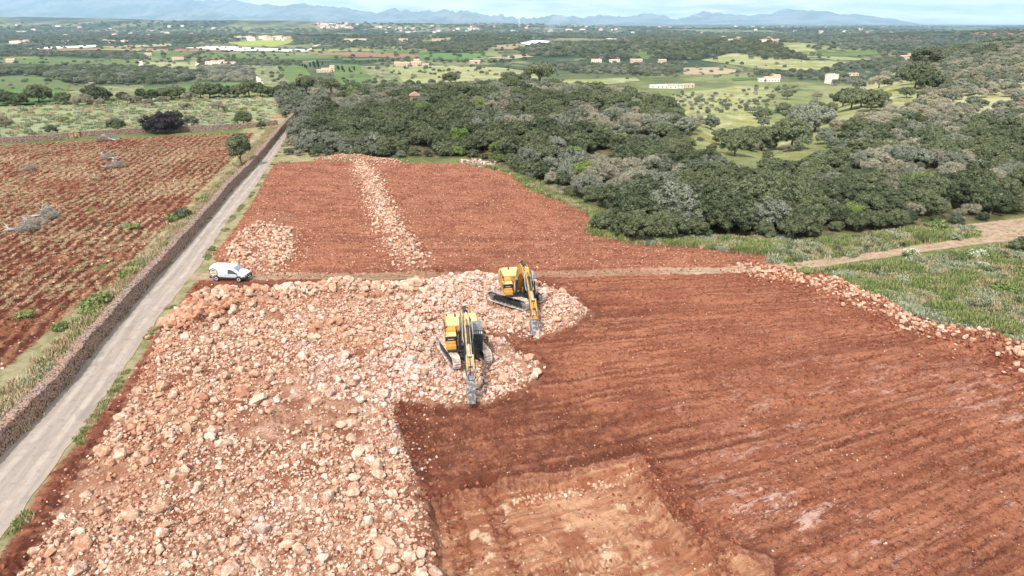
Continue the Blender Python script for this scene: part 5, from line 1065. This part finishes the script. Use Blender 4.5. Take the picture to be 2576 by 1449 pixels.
# ------------------------------------------------------------------ van
m_vw = plain_mat('van_white', (.57, .59, .62), .28, .5, .02); m_gl = plain_mat('van_glass', (.06, .08, .10), .08, .6, .1); m_bk = plain_mat('black_plastic', (.02, .02, .022), .55, .4); m_ty = plain_mat('tyre_rubber', (.025, .024, .024), .85, .2); m_rim = plain_mat('rim_grey', (.42, .42, .43), .4, .5, .05); m_or = plain_mat('logo_orange', (.80, .42, .10), .4, .4, .05); m_lg = plain_mat('logo_grey', (.10, .10, .12), .4, .4, .05)
def build_van(x, y, rz_):
    z = hz(x, y); r = tag(empty('panel_van', (x, y, z + .02), rz_), 'small white panel van with a round logo, parked by the lane', 'van')
    # stations along the length: (x, sill z, belt z, shoulder z, roof z, half width low, half width roof)
    S = [(-2.18, .42, .95, 1.45, 1.66, .80, .66), (-2.10, .32, .95, 1.50, 1.76, .88, .74), (-1.5, .30, .95, 1.52, 1.83, .89, .76), (-.5, .30, .95, 1.52, 1.84, .89, .76), (.35, .30, .95, 1.50, 1.80, .89, .74), (.75, .30, .95, 1.40, 1.66, .89, .71), (1.05, .30, .95, 1.22, 1.44, .89, .70), (1.38, .30, .93, 1.08, 1.16, .88, .72), (1.75, .30, .88, 1.00, 1.05, .87, .70), (2.02, .34, .80, .90, .94, .82, .62), (2.18, .42, .70, .76, .80, .70, .50)]
    q = MB(); vs = []
    for (sx_, a, b_, c_, d, w, wr) in S:
        vs += [(sx_, -w * .93, a), (sx_, -w, (a + b_) / 2), (sx_, -w, b_), (sx_, -(w + wr) / 2 - .02, c_), (sx_, -wr * .82, d - .03), (sx_, -wr * .4, d), (sx_, wr * .4, d), (sx_, wr * .82, d - .03), (sx_, (w + wr) / 2 + .02, c_), (sx_, w, b_), (sx_, w, (a + b_) / 2), (sx_, w * .93, a)]
    fs = []
    for i in range(len(S) - 1):
        for j in range(12): fs.append((12 * i + j, 12 * i + (j + 1) % 12, 12 * i + 12 + (j + 1) % 12, 12 * i + 12 + j))
    fs += [tuple(range(12)), tuple(range(12 * len(S) - 1, 12 * len(S) - 13, -1))]
    q.add(vs, fs); bo = q.build('body', m_vw, r, .03, smooth=False); sb = bo.modifiers.new('s', 'SUBSURF'); sb.levels = 2; sb.render_levels = 2; bo.modifiers.remove(bo.modifiers['bevel']); bo.data.polygons.foreach_set('use_smooth', [True] * len(bo.data.polygons))
    for sy in (-1, 1):
        q = MB(); Y0 = sy * .865; prof = [(.12, .98), (1.28, .98), (1.12, 1.08), (.78, 1.34), (.55, 1.44), (.16, 1.46)]
        yy = lambda z_: sy * (.905 - (z_ - .95) * .085)
        q.add([(a, yy(b_) + sy * .012, b_) for a, b_ in prof] + [(a, yy(b_) - sy * .03, b_) for a, b_ in prof], [tuple(range(6)), tuple(range(11, 5, -1))] + [(i, (i + 1) % 6, 6 + (i + 1) % 6, 6 + i) for i in range(6)]); q.build('side_window', m_gl, r)
        q = MB(); q.box((.0, sy * .885, .36), (2.2, .06, .13)); q.build('side_trim', m_bk, r, .015)
        q = MB(); q.box((-.18, sy * .905, .83), (.2, .03, .035)); q.box((.18, sy * .905, .83), (.2, .03, .035)); q.build('door_handle', m_bk, r)
        q = MB(); q.box((1.18, sy * 1.0, 1.05), (.12, .2, .16)); q.build('mirror', m_bk, r, .03)
        q = MB(); q.box((2.04, sy * .60, .74), (.22, .30, .13), (0, .3, -sy * .35)); q.build('headlight', m_gl, r, .02)
        q = MB(); q.box((-2.17, sy * .78, 1.05), (.06, .1, .5)); q.build('tail_light', plain_mat('lamp_red', (.4, .03, .02), .3, .5), r, .02)
        for wx in (-1.38, 1.36):
            ty = MB(); ty.rod((wx, sy * .92, .315), (wx, sy * .70, .315), .315, n=20); w_ = ty.build('wheel', m_ty, r, .03)
            rm_ = MB(); rm_.rod((wx, sy * .935, .315), (wx, sy * .90, .315), .205, n=16); rm_.build('rim', m_rim, w_); hb = MB(); hb.rod((wx, sy * .945, .315), (wx, sy * .92, .315), .10, n=12); hb.build('hub_cap', m_bk, w_)
            ar = MB(); n_ = 12; pts_ = [(wx + math.cos(math.pi * k / n_) * .40, .315 + math.sin(math.pi * k / n_) * .39) for k in range(n_ + 1)]
            ar.tube([(a, sy * .885, b_) for a, b_ in pts_], .035, 6); ar.build('wheel_arch', m_bk, r)
    q = MB(); ws = [(.74, 1.655, .60), (1.40, 1.11, .66)]; 
    q.add([(.80, -.58, 1.66), (.80, .58, 1.66), (1.42, .66, 1.13), (1.46, .3, 1.16), (1.47, 0, 1.165), (1.46, -.3, 1.16), (1.42, -.66, 1.13)] + [(.76, -.58, 1.56), (.76, .58, 1.56), (1.38, .66, 1.03), (1.42, .3, 1.06), (1.43, 0, 1.06), (1.42, -.3, 1.06), (1.38, -.66, 1.03)], [tuple(range(7)), tuple(range(13, 6, -1))] + [(i, (i + 1) % 7, 7 + (i + 1) % 7, 7 + i) for i in range(7)]); q.build('windscreen', plain_mat('screen_glass', (.20, .24, .30), .1, .6, .15), r)
    q = MB(); q.box((2.08, 0, .47), (.30, 1.45, .34)); q.box((1.92, -.76, .47), (.3, .18, .34), (0, 0, .35)); q.box((1.92, .76, .47), (.3, .18, .34), (0, 0, -.35)); q.build('front_bumper', m_bk, r, .05)
    q = MB(); q.box((2.15, 0, .76), (.1, .9, .11)); q.build('grille', m_bk, r, .02); q = MB(); q.box((2.24, -.0, .46), (.02, .5, .11)); q.build('number_plate', m_vw, r)
    q = MB(); q.box((-2.14, 0, .45), (.22, 1.66, .28)); q.build('rear_bumper', m_bk, r, .04)
    q = MB(); q.box((-2.19, -.0, 1.30), (.03, 1.2, .42)); q.build('rear_window', m_gl, r)
    # round emblem on both flanks: dark ring, grey arc over an orange shape, bar through the middle
    for sy in (-1, 1):
        yy = lambda z_, o=.02: sy * ((.90 if z_ < .95 else .90 - (z_ - .95) * .085) + o); cx_, cz, R = -1.62, 1.04, .52
        ring = MB(); n_ = 30
        for k in range(n_):
            a0, a1 = 6.283 * k / n_, 6.283 * (k + 1) / n_; th_ = .10 if -.8 < math.sin(a0) else .05; pts_ = []
            if cx_ + math.cos(a0) * R < -2.12 or cz + math.sin(a0) * R < .62: continue
            for rr2 in (R - th_, R):
                for a_ in (a0, a1): xx, zz = cx_ + math.cos(a_) * rr2, cz + math.sin(a_) * rr2; pts_.append((xx, yy(zz, .012), zz))
            ring.add([pts_[0], pts_[1], pts_[3], pts_[2]], [(0, 1, 2, 3)])
        ring.build('logo_ring', m_lg, r)
        arc = MB()
        for k in range(9):
            a0, a1 = .6 + 2.2 * k / 9, .6 + 2.2 * (k + 1) / 9; pts_ = []
            for rr2 in (.16, .27):
                for a_ in (a0, a1): xx, zz = cx_ + .02 + math.cos(a_) * rr2 * 1.1, cz + .06 + math.sin(a_) * rr2; pts_.append((xx, yy(zz, .014), zz))
            arc.add([pts_[0], pts_[1], pts_[3], pts_[2]], [(0, 1, 2, 3)])
        for a_, b_, c_, d in ((-2.02, -1.25, .985, .02),): arc.add([(a_, yy(c_, .016), c_ - d), (b_, yy(c_, .016), c_ - d), (b_, yy(c_, .016), c_ + d), (a_, yy(c_, .016), c_ + d)], [(0, 1, 2, 3)])
        arc.build('logo_arc', m_lg, r)
        og = MB(); og.add([(a, yy(b_, .013), b_) for a, b_ in ((-1.74, 1.02), (-1.36, 1.02), (-1.36, 1.2), (-1.46, 1.27), (-1.60, 1.22), (-1.68, 1.10))], [tuple(range(6))]); og.add([(a, yy(b_, .013), b_) for a, b_ in ((-1.86, .94), (-1.45, .94), (-1.42, .82), (-1.60, .86), (-1.9, .88))], [tuple(range(5))]); og.build('logo_shape', m_or, r)
        tx = MB()
        for k in range(4): tx.box((.34 + k * .15, sy * .905, .76), (.04, .012, .05))
        tx.build('lettering', m_rim, r)
    return r
x, y = at(583, 700); build_van(x, y, RAD(-7))

# ------------------------------------------------------------------ excavators with hydraulic breakers
m_yel, t, b = new_mat('machine_yellow', .5, .35); p = t.objc(); c = t.mix(t.ramp(t.noise(p, .9, 5, .65), .4, .65), (.50, .245, .04), (.48, .28, .085)); c = t.mix(t.m('MULTIPLY', t.ramp(t.noise(p, 3.5, 5, .75), .52, .7), .5), c, (.52, .38, .24)); t.put(b.inputs['Base Color'], c)
m_roof = plain_mat('dusty_yellow', (.60, .44, .20), .7, .25, .1, 1.2); m_steel = plain_mat('dusty_steel', (.17, .155, .15), .6, .4, .35, 2.5); m_blk = plain_mat('machine_black', (.022, .023, .026), .45, .45, .2); m_cgl = plain_mat('cab_glass', (.02, .03, .04), .06, .7, .1); m_chr = plain_mat('chrome_rod', (.75, .75, .76), .15, .6, .03, metal=.9)
m_shoe = plain_mat('track_shoe', (.50, .40, .34), .75, .35, .4, 3.0); m_brk, t, b = new_mat('breaker_steel', .6, .4); t.put(b.inputs['Base Color'], t.mix(t.ramp(t.noise(t.objc(), 3.0, 5, .75), .45, .6), (.16, .16, .17), (.50, .49, .48)))
m_red = plain_mat('red_cap', (.5, .04, .03), .5, .4)
def excavator(x, y, zb, head, swing, arm, label, cream, pitch=(0, 0)):
    """head = bearing of the tracks, swing = bearing of the upper works relative to them (0 = looking along local +X)"""
    r = tag(empty('excavator', (x, y, zb), head), label, 'excavator', 'tracked excavators breaking rock'); r.rotation_euler = (pitch[0], pitch[1], head)
    HL, Rr, W_ = 2.05, .54, .70
    for sy in (-1, 1):
        cy = sy * 1.42; per = 4 * HL + 2 * math.pi * Rr; n = 50; q = MB()
        def loop(s):
            s %= per
            if s < 2 * HL: return (-HL + s, 2 * Rr + .02, 0)
            s -= 2 * HL
            if s < math.pi * Rr: a = s / Rr; return (HL + math.sin(a) * Rr, Rr + math.cos(a) * (Rr + .02), a)
            s -= math.pi * Rr
            if s < 2 * HL: return (HL - s, 0, math.pi)
            a = (s - 2 * HL) / Rr; return (-HL - math.sin(a) * Rr, Rr - math.cos(a) * (Rr + .02), math.pi + a)
        for k in range(n):
            px, pz, a = loop(per * k / n); sag = -.03 * math.sin((px + HL) / (2 * HL) * math.pi) if a == 0 else 0
            q.box((px, cy, pz + .04 + sag), (per / n * .86, W_, .045), (0, a, 0))
            nx, nz = math.sin(a), math.cos(a); q.box((px + nx * .045, cy, pz + .04 + sag + nz * .045), (.035, W_ * .98, .06), (0, a, 0))
        trk = q.build('track', m_shoe, r)
        q = MB()
        for k in range(n):                                   # chain inside the shoes
            px, pz, a = loop(per * (k + .5) / n); q.box((px - math.sin(a) * .07, cy, pz + .04 - math.cos(a) * .07), (.17, .20, .10), (0, a, 0))
        q.build('chain', m_steel, trk)
        q = MB(); q.prism([(-HL + .1, .20), (HL - .25, .20), (HL - .1, .42), (HL - .3, .70), (-HL + .3, .74), (-HL + .1, .6)], cy - .17, cy + .17); q.prism([(-HL + .5, .28), (HL - .5, .28), (HL - .6, .56), (-HL + .6, .58)], cy - .2, cy + .2); q.build('track_frame', m_blk, trk, .02)
        for nm, px in (('sprocket', -HL), ('idler', HL)):
            q = MB(); q.rod((px, cy - .14, Rr + .02), (px, cy + .14, Rr + .02), Rr * .78, n=18); q.rod((px, cy - .19, Rr + .02), (px, cy + .19, Rr + .02), Rr * .38, n=12); q.build(nm, m_steel, trk, .02)
        q = MB()
        for k in range(8): q.rod((-HL + .45 + k * .45, cy - .2, .14), (-HL + .45 + k * .45, cy + .2, .14), .12, n=10)
        for k in (-.8, .8): q.rod((k, cy - .13, .88), (k, cy + .13, .88), .08, n=8)
        q.build('roller', m_steel, trk)
    q = MB(); q.box((0, 0, .72), (1.7, 1.5, .42), taper=.8); 
    for sx_ in (-1, 1):
        for sy in (-1, 1): q.box((sx_ * .75, sy * .85, .58), (.55, 1.1, .34), (-sy * .22, 0, sx_ * sy * .45))
    q.build('undercarriage', m_steel, r, .03); q = MB(); q.rod((0, 0, .85), (0, 0, 1.16), .72, n=28); q.build('swing_ring', m_blk, r)
    R = (0, 0, swing)
    def part(q, name, mat, bev=.02, par=None): return q.build(name, mat, par or r, bev, rot=R if par is None else (0, 0, 0))
    q = MB(); q.box((-.55, 0, 1.26), (4.6, 2.9, .20)); part(q, 'platform', m_blk)
    # counterweight with rounded tail
    q = MB(); pf = []; n = 14
    for k in range(n + 1): a = math.pi / 2 + math.pi * k / n; pf.append((-2.35 + math.cos(a) * 1.15, math.sin(a) * 1.58))
    vs = [(a, b_, 1.3) for a, b_ in pf] + [(a * 1.0, b_ * .99, 2.62) for a, b_ in pf]; m_ = len(pf); q.add(vs, [tuple(range(m_)), tuple(range(2 * m_ - 1, m_ - 1, -1))] + [(i, (i + 1) % m_, m_ + (i + 1) % m_, m_ + i) for i in range(m_)]); part(q, 'counterweight', m_yel, .06)
    q = MB(); q.box((-1.50, 0, 1.98), (1.66, 3.14, 1.24)); part(q, 'side_panel', m_yel, .04)
    q = MB(); q.prism([(-2.75, 2.62), (-2.60, 2.92), (-.95, 2.92), (-.62, 2.62)], -1.38, 1.38); part(q, 'engine_hood', m_roof, .05)
    q = MB(); q.box((-.62, -.2, 2.30), (.06, 2.2, .62)); part(q, 'hood_front', m_yel, .01); q = MB()
    for k in range(5): q.box((-.585, -1.0 + k * .4, 2.46), (.02, .22, .04))
    part(q, 'hood_vent', m_blk, 0)
    q = MB(); q.rod((-1.9, -.55, 2.9), (-1.9, -.55, 3.22), .07, n=10); q.box((-1.5, .5, 2.95), (.5, .35, .06)); part(q, 'exhaust', m_blk, 0)
    # right-hand boxes: tank, black service box with pale lid, yellow step box
    q = MB(); q.box((-.22, -1.10, 1.98), (.86, .96, 1.24)); part(q, 'fuel_tank', m_yel, .04)
    q = MB(); q.box((.62, -1.12, 2.05), (.82, .90, .62)); sb_ = part(q, 'service_box', m_blk, .02); q = MB(); q.box((.56, -1.12, 2.39), (.94, .96, .06)); q.build('lid', m_roof, sb_); q = MB(); q.box((1.04, -1.12, 2.1), (.02, .5, .05)); q.build('handle', m_rim, sb_)
    q = MB(); q.box((.98, -1.12, 1.54), (1.10, .88, .42)); q.box((.95, -1.12, 1.84), (.5, .84, .2)); part(q, 'step_box', m_yel, .05)
    q = MB()
    for a_ in (((-1.0, -1.56), (-1.0, -1.56)), ((-.1, -1.56), (-.1, -1.56)), ((.95, -1.55), (.95, -1.55))): q.rod((a_[0][0], a_[0][1], 2.3), (a_[0][0], a_[0][1], 3.2), .028, n=6)
    q.rod((-1.0, -1.56, 3.2), (-.1, -1.56, 3.2), .028, n=6); q.rod((-.1, -1.56, 3.2), (.95, -1.55, 2.7), .028, n=6); q.rod((-2.2, -1.3, 2.7), (-2.2, -1.3, 3.1), .05, n=6); part(q, 'handrail', m_blk, 0)
    q = MB(); q.rod((-.35, -1.42, 2.6), (-.35, -1.42, 2.74), .09, n=10); part(q, 'fuel_cap', m_red, 0)
    # cab on the left
    q = MB(); cp = [(.10, 1.34), (1.98, 1.34), (2.06, 1.75), (1.86, 2.72), (1.62, 3.14), (.16, 3.18)]; q.prism(cp, .58, 1.56); cb = part(q, 'cab', m_blk, .05)
    q = MB(); q.add([(2.075, .68, 1.74), (2.075, 1.46, 1.74), (1.885, 1.46, 2.72), (1.885, .68, 2.72)], [(0, 1, 2, 3)]); q.add([(2.005, .68, 1.40), (2.005, 1.46, 1.40), (2.075, 1.46, 1.70), (2.075, .68, 1.70)], [(0, 1, 2, 3)]); q.build('windscreen', m_cgl, cb)
    q = MB(); q.add([(.3, 1.575, 2.0), (1.80, 1.575, 2.0), (1.70, 1.575, 2.72), (1.50, 1.575, 3.02), (.3, 1.575, 3.04)], [(0, 1, 2, 3, 4)]); q.add([(.3, .565, 2.0), (1.80, .565, 2.0), (1.70, .565, 2.72), (1.50, .565, 3.02), (.3, .565, 3.04)], [(0, 1, 2, 3, 4)]); q.build('side_glass', m_cgl, cb)
    q = MB()
    for k in range(7): q.box((2.13 - .0, .64 + k * .143, 2.25), (.03, .022, 1.0), (0, -.19, 0))
    for z in (1.45, 1.78, 2.25, 2.72): q.box((2.14 - max(0, z - 1.75) * .19, 1.07, z), (.035, .98, .03))
    q.build('guard_bars', m_blk, cb)
    q = MB(); q.box((1.05, 1.07, 3.28), (1.9, 1.02, .06)); q.build('roof_guard', m_steel, cb, .01); q = MB()
    for k in range(6): q.box((1.88, .66 + k * .163, 3.04), (.30, .09, .03), (0, .9, 0))
    q.build('light_guard', m_rim, cb)
    q = MB(); q.rod((1.9, 1.56, 2.6), (2.0, 1.95, 2.6), .02, n=5); q.box((2.02, 1.95, 2.45), (.06, .2, .36)); q.build('mirror', m_blk, cb, .01)
    q = MB(); q.box((.35, -.1, 1.62), (1.0, 1.0, .55)); q.rod((.0, -.45, 1.6), (.0, .35, 1.6), .2, n=10); q.rod((.7, -.3, 1.9), (.2, -.3, 2.5), .05, n=6); q.rod((.7, -.1, 1.9), (.1, 0, 2.45), .05, n=6); part(q, 'pump_bay', m_steel, .02)
    q = MB(); 
    for sy in (-1, 1): q.prism([(.25, 1.3), (1.55, 1.3), (1.2, 1.9), (.75, 2.35), (.35, 2.2)], sy * .42 - .05, sy * .42 + .05)
    part(q, 'boom_foot', m_yel, .01)
    J = {k: Vector((v[0], 0, v[1])) for k, v in arm['J'].items()}
    foot, bend, tip, tail, wrist = (J[k] for k in ('foot', 'bend', 'tip', 'tail', 'wrist'))
    secs = []
    for k in range(15):                                             # swan neck
        s = k / 14; p0 = foot * (1 - s) ** 2 + bend * 2 * s * (1 - s) + tip * s * s; dp = .42 + .62 * math.sin(math.pi * min(1, s * 1.08 + .02)) ** .8; secs.append((p0.x, p0.z, dp * (1 if s < .6 else 1 - (s - .6) * .55)))
    q = MB(); q.path_plate(secs, .66); bm_ = part(q, 'boom', arm['cbm'], .03)
    mid = Vector((secs[6][0], 0, secs[6][1])); 
    q = MB(); q.rod(mid + Vector((0, -.42, .1)), mid + Vector((0, .42, .1)), .12, n=12); q.rod(tip + Vector((0, -.36, 0)), tip + Vector((0, .36, 0)), .13, n=12); q.rod(foot + Vector((0, -.44, 0)), foot + Vector((0, .44, 0)), .13, n=12); q.build('pin', m_steel, bm_)
    def cyl(name, a, b_, r0, split=.58, par=None, mat=m_blk):
        a = Vector(a); b_ = Vector(b_); c_ = a.lerp(b_, split); q = MB(); q.rod(a, c_, r0, n=12); q.rod(a - (b_ - a).normalized() * .06, a + (b_ - a).normalized() * .1, r0 * 1.25, n=12); q.rod(c_ - (b_ - a).normalized() * .12, c_, r0 * 1.18, n=12); o = part(q, name, mat, 0)
        q = MB(); q.rod(c_, b_, r0 * .52, n=10); q.rod(b_ - Vector((0, .1, 0)), b_ + Vector((0, .1, 0)), r0 * .95, n=10); q.build('rod', m_chr, o); return o
    for sy in (-1, 1): cyl('boom_cylinder', (1.62, sy * .40, 1.52), (mid.x, sy * .40, mid.z + .1), .115, .56)
    sc0 = Vector((secs[7][0], 0, secs[7][1])) + Vector((-.1, 0, .72)); q = MB(); q.prism([(sc0.x - .3, sc0.z - .5), (sc0.x + .3, sc0.z - .45), (sc0.x + .05, sc0.z + .06), (sc0.x - .1, sc0.z + .06)], -.12, .12); q.build('bracket', arm['cbm'], bm_)
    cyl('stick_cylinder', sc0, tail, .13, .62)
    # stick
    u = (wrist - tip).normalized(); L = (wrist - tip).length; nrm = Vector((-u.z, 0, u.x)); nrm = nrm if nrm.x + nrm.z * .2 > 0 else -nrm
    ss = []
    for s, dp in ((-.02, .34), (.12, .62), (.3, .58), (.6, .44), (.9, .34), (1.02, .3)):
        c_ = tip + u * (L * s) + nrm * (.10 if .05 < s < .4 else .03); ss.append((c_.x, c_.z, dp))
    q = MB(); q.path_plate(ss, .42); q.path_plate([(tail.x, tail.z, .3), ((tail.x + tip.x) / 2 + .05, (tail.z + tip.z) / 2, .5), (tip.x, tip.z, .55), ((tip + u * .5).x, (tip + u * .5).z, .5)], .40); stk = part(q, 'stick', arm['cst'], .02)
    ba = tip + u * .35 + nrm * .55; bb_ = tip + u * (L * .80) + nrm * .42; q = MB(); q.prism([((tip + u * .1).x, (tip + u * .1).z), ((tip + u * .6).x, (tip + u * .6).z), (ba.x + .05, ba.z), (ba.x - .05, ba.z)], -.1, .1); q.build('bracket', arm['cst'], stk)
    cyl('breaker_cylinder', ba, bb_, .115, .60)
    # hammer: link, quick hitch, housing, chisel
    hd = Vector((arm['lean'], 0, -1)).normalized(); hs = Vector((-hd.z, 0, hd.x)); top = wrist + hs * .12
    q = MB()
    for sy in (-1, 1): q.rod(bb_ + Vector((0, sy * .24, 0)), wrist + hd * .15 + hs * .42 + Vector((0, sy * .24, 0)), .07, n=8); q.rod(bb_ + Vector((0, sy * .24, 0)), tip + u * (L * .82) + Vector((0, sy * .24, 0)), .06, n=8)
    q.rod(bb_ - Vector((0, .3, 0)), bb_ + Vector((0, .3, 0)), .09, n=10); part(q, 'linkage', arm['cst'], 0)
    hp_, Lh = wrist + hd * .05, arm['hl']
    rotb = math.atan2(hd.x, -hd.z)
    q = MB()
    for sy in (-1, 1): q.box(hp_ + hd * .35 + hs * .18 + Vector((0, sy * .27, 0)), (.75, .05, .95), (0, -rotb, 0))
    q.box(hp_ + hd * .78 + hs * .18, (.80, .66, .12), (0, -rotb, 0)); part(q, 'hammer_bracket', arm['chb'], .01)
    q = MB(); q.box(hp_ + hd * (.84 + (Lh - .9) * .5) + hs * .18, (.62, .66, Lh - .9), (0, -rotb, 0)); hb_ = part(q, 'hammer_housing', m_brk, .05)
    q = MB()
    for k in (.2, .5, .8):
        c_ = hp_ + hd * (.84 + (Lh - .9) * k) + hs * .18
        for sy in (-1, 1): q.box(c_ + Vector((0, sy * .335, 0)), (.36, .03, .26), (0, -rotb, 0))
        q.box(c_ + hs * .315, (.03, .36, .22), (0, -rotb, 0))
    q.build('side_plate', m_steel, hb_, .01)
    e = hp_ + hd * Lh + hs * .18; q = MB(); q.rod(e - hd * .15, e + hd * .05, .24, .2, n=14); q.rod(e, e + hd * (arm['ch'] - .2), .085, n=12); q.rod(e + hd * (arm['ch'] - .2), e + hd * arm['ch'], .085, .02, n=12); part(q, 'chisel', m_steel, 0)
    # hoses along the arm
    for sy in (-.2, 0.0, .2):
        q = MB(); pts_ = [Vector((1.1, sy, 2.1))] + [Vector((secs[k][0], sy, secs[k][1] + secs[k][2] / 2 + .05)) for k in (3, 6, 9, 12)] + [tip + Vector((.1, sy * 1.6, .55)), tip + u * .5 + nrm * .5 + Vector((0, sy * 1.6, 0)), tip + u * (L * .6) + nrm * .36 + Vector((0, sy * 1.7, 0)), wrist + nrm * .3 + Vector((0, sy * 2, 0)), wrist + hd * .8 + Vector((0, sy * 1.6, 0))]
        q.tube(pts_, .03, 6); part(q, 'hose', m_blk, 0)
    for sy in (-.34, .34):
        q = MB(); q.tube([tip + Vector((-.4, sy, .3)), tip + Vector((.35, sy * 1.1, .75)), tip + u * .9 + Vector((.2, sy * 1.2, .1)), tip + u * 1.5 + Vector((0, sy, 0))], .035, 6); part(q, 'steel_pipe', m_rim, 0)
    return r
m_arm2 = plain_mat('dusty_arm', (.47, .34, .17), .65, .3, .25, 2.2)
def set_machine(pc, ptip, head, zsink, pose, label, cbm, cst, chb, tracks_off, tall=1.0, pitch=(0, 0), scl=1.0):
    cx, cy = at(*pc, z=zsink[0]); tx, ty = at(*ptip); face = math.atan2(ty - cy, tx - cx); reach = math.hypot(tx - cx, ty - cy) / scl
    zc = zsink[0]; k = reach / 8.9
    dz = (zc - zsink[1]) / scl
    J = dict(foot=(.85 * k, 1.95), bend=(2.5 * k, pose[0]), tip=(5.5 * k, pose[1]), tail=(5.05 * k, pose[2]), wrist=(reach - .28, pose[3]))
    hl = .84 + pose[4]; ch = .35
    arm = dict(J=J, cbm=cbm, cst=cst, chb=chb, lean=.02, hl=hl, ch=ch)
    o = excavator(cx, cy, zc, head, face - head, arm, label, None, pitch); o.scale = (scl,) * 3
    return o
set_machine((1166, 893), (1186, 1020), RAD(-68), (.34, .0), (6.2, 5.15, 5.95, 2.95, 2.2), 'nearer yellow excavator with a black cab, its grey hammer pointing at the camera', m_arm2, m_arm2, m_brk, 0)
set_machine((1300, 757), (1343, 848), RAD(-38), (.34, .0), (5.8, 4.55, 5.35, 2.5, 1.75), 'farther yellow excavator with the arched boom, beside the reddish white stones', m_yel, m_yel, m_yel, 0)

# ------------------------------------------------------------------ cloud over the site, and the air
m_cloud, t, b = new_mat('cloud_white', 1, 0); nt = m_cloud.node_tree; out = nt.nodes['Material Output']; nt.nodes.remove(b)
tr = t.add('ShaderNodeBsdfTransparent'); tl = t.add('ShaderNodeBsdfTranslucent'); tl.inputs[0].default_value = (.97, .97, .97, 1); df = t.add('ShaderNodeBsdfDiffuse'); df.inputs[0].default_value = (.97, .97, .97, 1)
m1 = t.add('ShaderNodeMixShader'); m1.inputs[0].default_value = .35; t.l.new(tl.outputs[0], m1.inputs[1]); t.l.new(df.outputs[0], m1.inputs[2])
m2 = t.add('ShaderNodeMixShader'); m2.inputs[0].default_value = .20; t.l.new(tr.outputs[0], m2.inputs[1]); t.l.new(m1.outputs[0], m2.inputs[2]); t.l.new(m2.outputs[0], out.inputs['Surface'])
CZ = 1350.0; sh = SUNV * (CZ / SUNV.z)
edge_w = [(-4200, 120), (-1500, 200), (-500, 300), (-260, 285), (-120, 275), (-40, 270), (0, 262), (34, 225), (40, 165), (52, 138), (72, 142), (100, 165), (150, 208), (200, 212), (260, 205), (420, 150), (900, 20), (3600, -400)]
def cloud(edge, name, label, seed):
    nx, ny = 150, 60; ex = np.array(edge, float); xs = np.interp(np.linspace(0, len(edge) - 1, nx), np.arange(len(edge)), ex[:, 0]); ys = np.interp(xs, ex[:, 0], ex[:, 1]); V = []; F = []
    for side in (1, -1):
        for j in range(ny):
            f = j / (ny - 1); y_ = ys - f * 3600; hh = math.sin(math.pi * min(1, f * 1.0)) ** .5
            thick = np.full(nx, 90 * hh) * np.clip(np.sin(np.linspace(0, math.pi, nx)) * 4, 0, 1)
            n_ = fbm(xs, y_, 420, 4, seed + (side > 0) * 9) * 130 * hh
            for a_, b_, c_, d in zip(xs, y_, thick, n_): V.append((a_ + sh.x, b_ + sh.y, CZ + (c_ + abs(d)) * (1.4 if side > 0 else -.25)))
    for s_ in (0, 1):
        for j in range(ny - 1):
            for i in range(nx - 1):
                a_ = s_ * nx * ny + j * nx + i; F.append((a_, a_ + 1, a_ + nx + 1, a_ + nx))
    return tag(link(name, np_mesh(name, V, F, [m_cloud], True)), label, 'cloud', kind='stuff')
cloud(edge_w, 'cloud', 'broad white cloud whose shadow lies over the worked fields', 301)
m_haze = bpy.data.materials.new('haze'); m_haze.use_nodes = True; t = NT(m_haze.node_tree); m_haze.node_tree.nodes.remove(m_haze.node_tree.nodes['Principled BSDF'])
pv = t.add('ShaderNodeVolumePrincipled'); pv.inputs['Color'].default_value = (.50, .74, 1.0, 1); pv.inputs['Density'].default_value = HAZE_DENSITY; pv.inputs['Anisotropy'].default_value = .2; t.l.new(pv.outputs[0], t.n['Material Output'].inputs['Volume'])
q = MB(); zt_, zb_ = 1150.0, -160.0; q.box((0, 0, (zt_ + zb_) / 2), (47400, 47400, zt_ - zb_)); tag(q.build('haze', m_haze), kind='stuff')
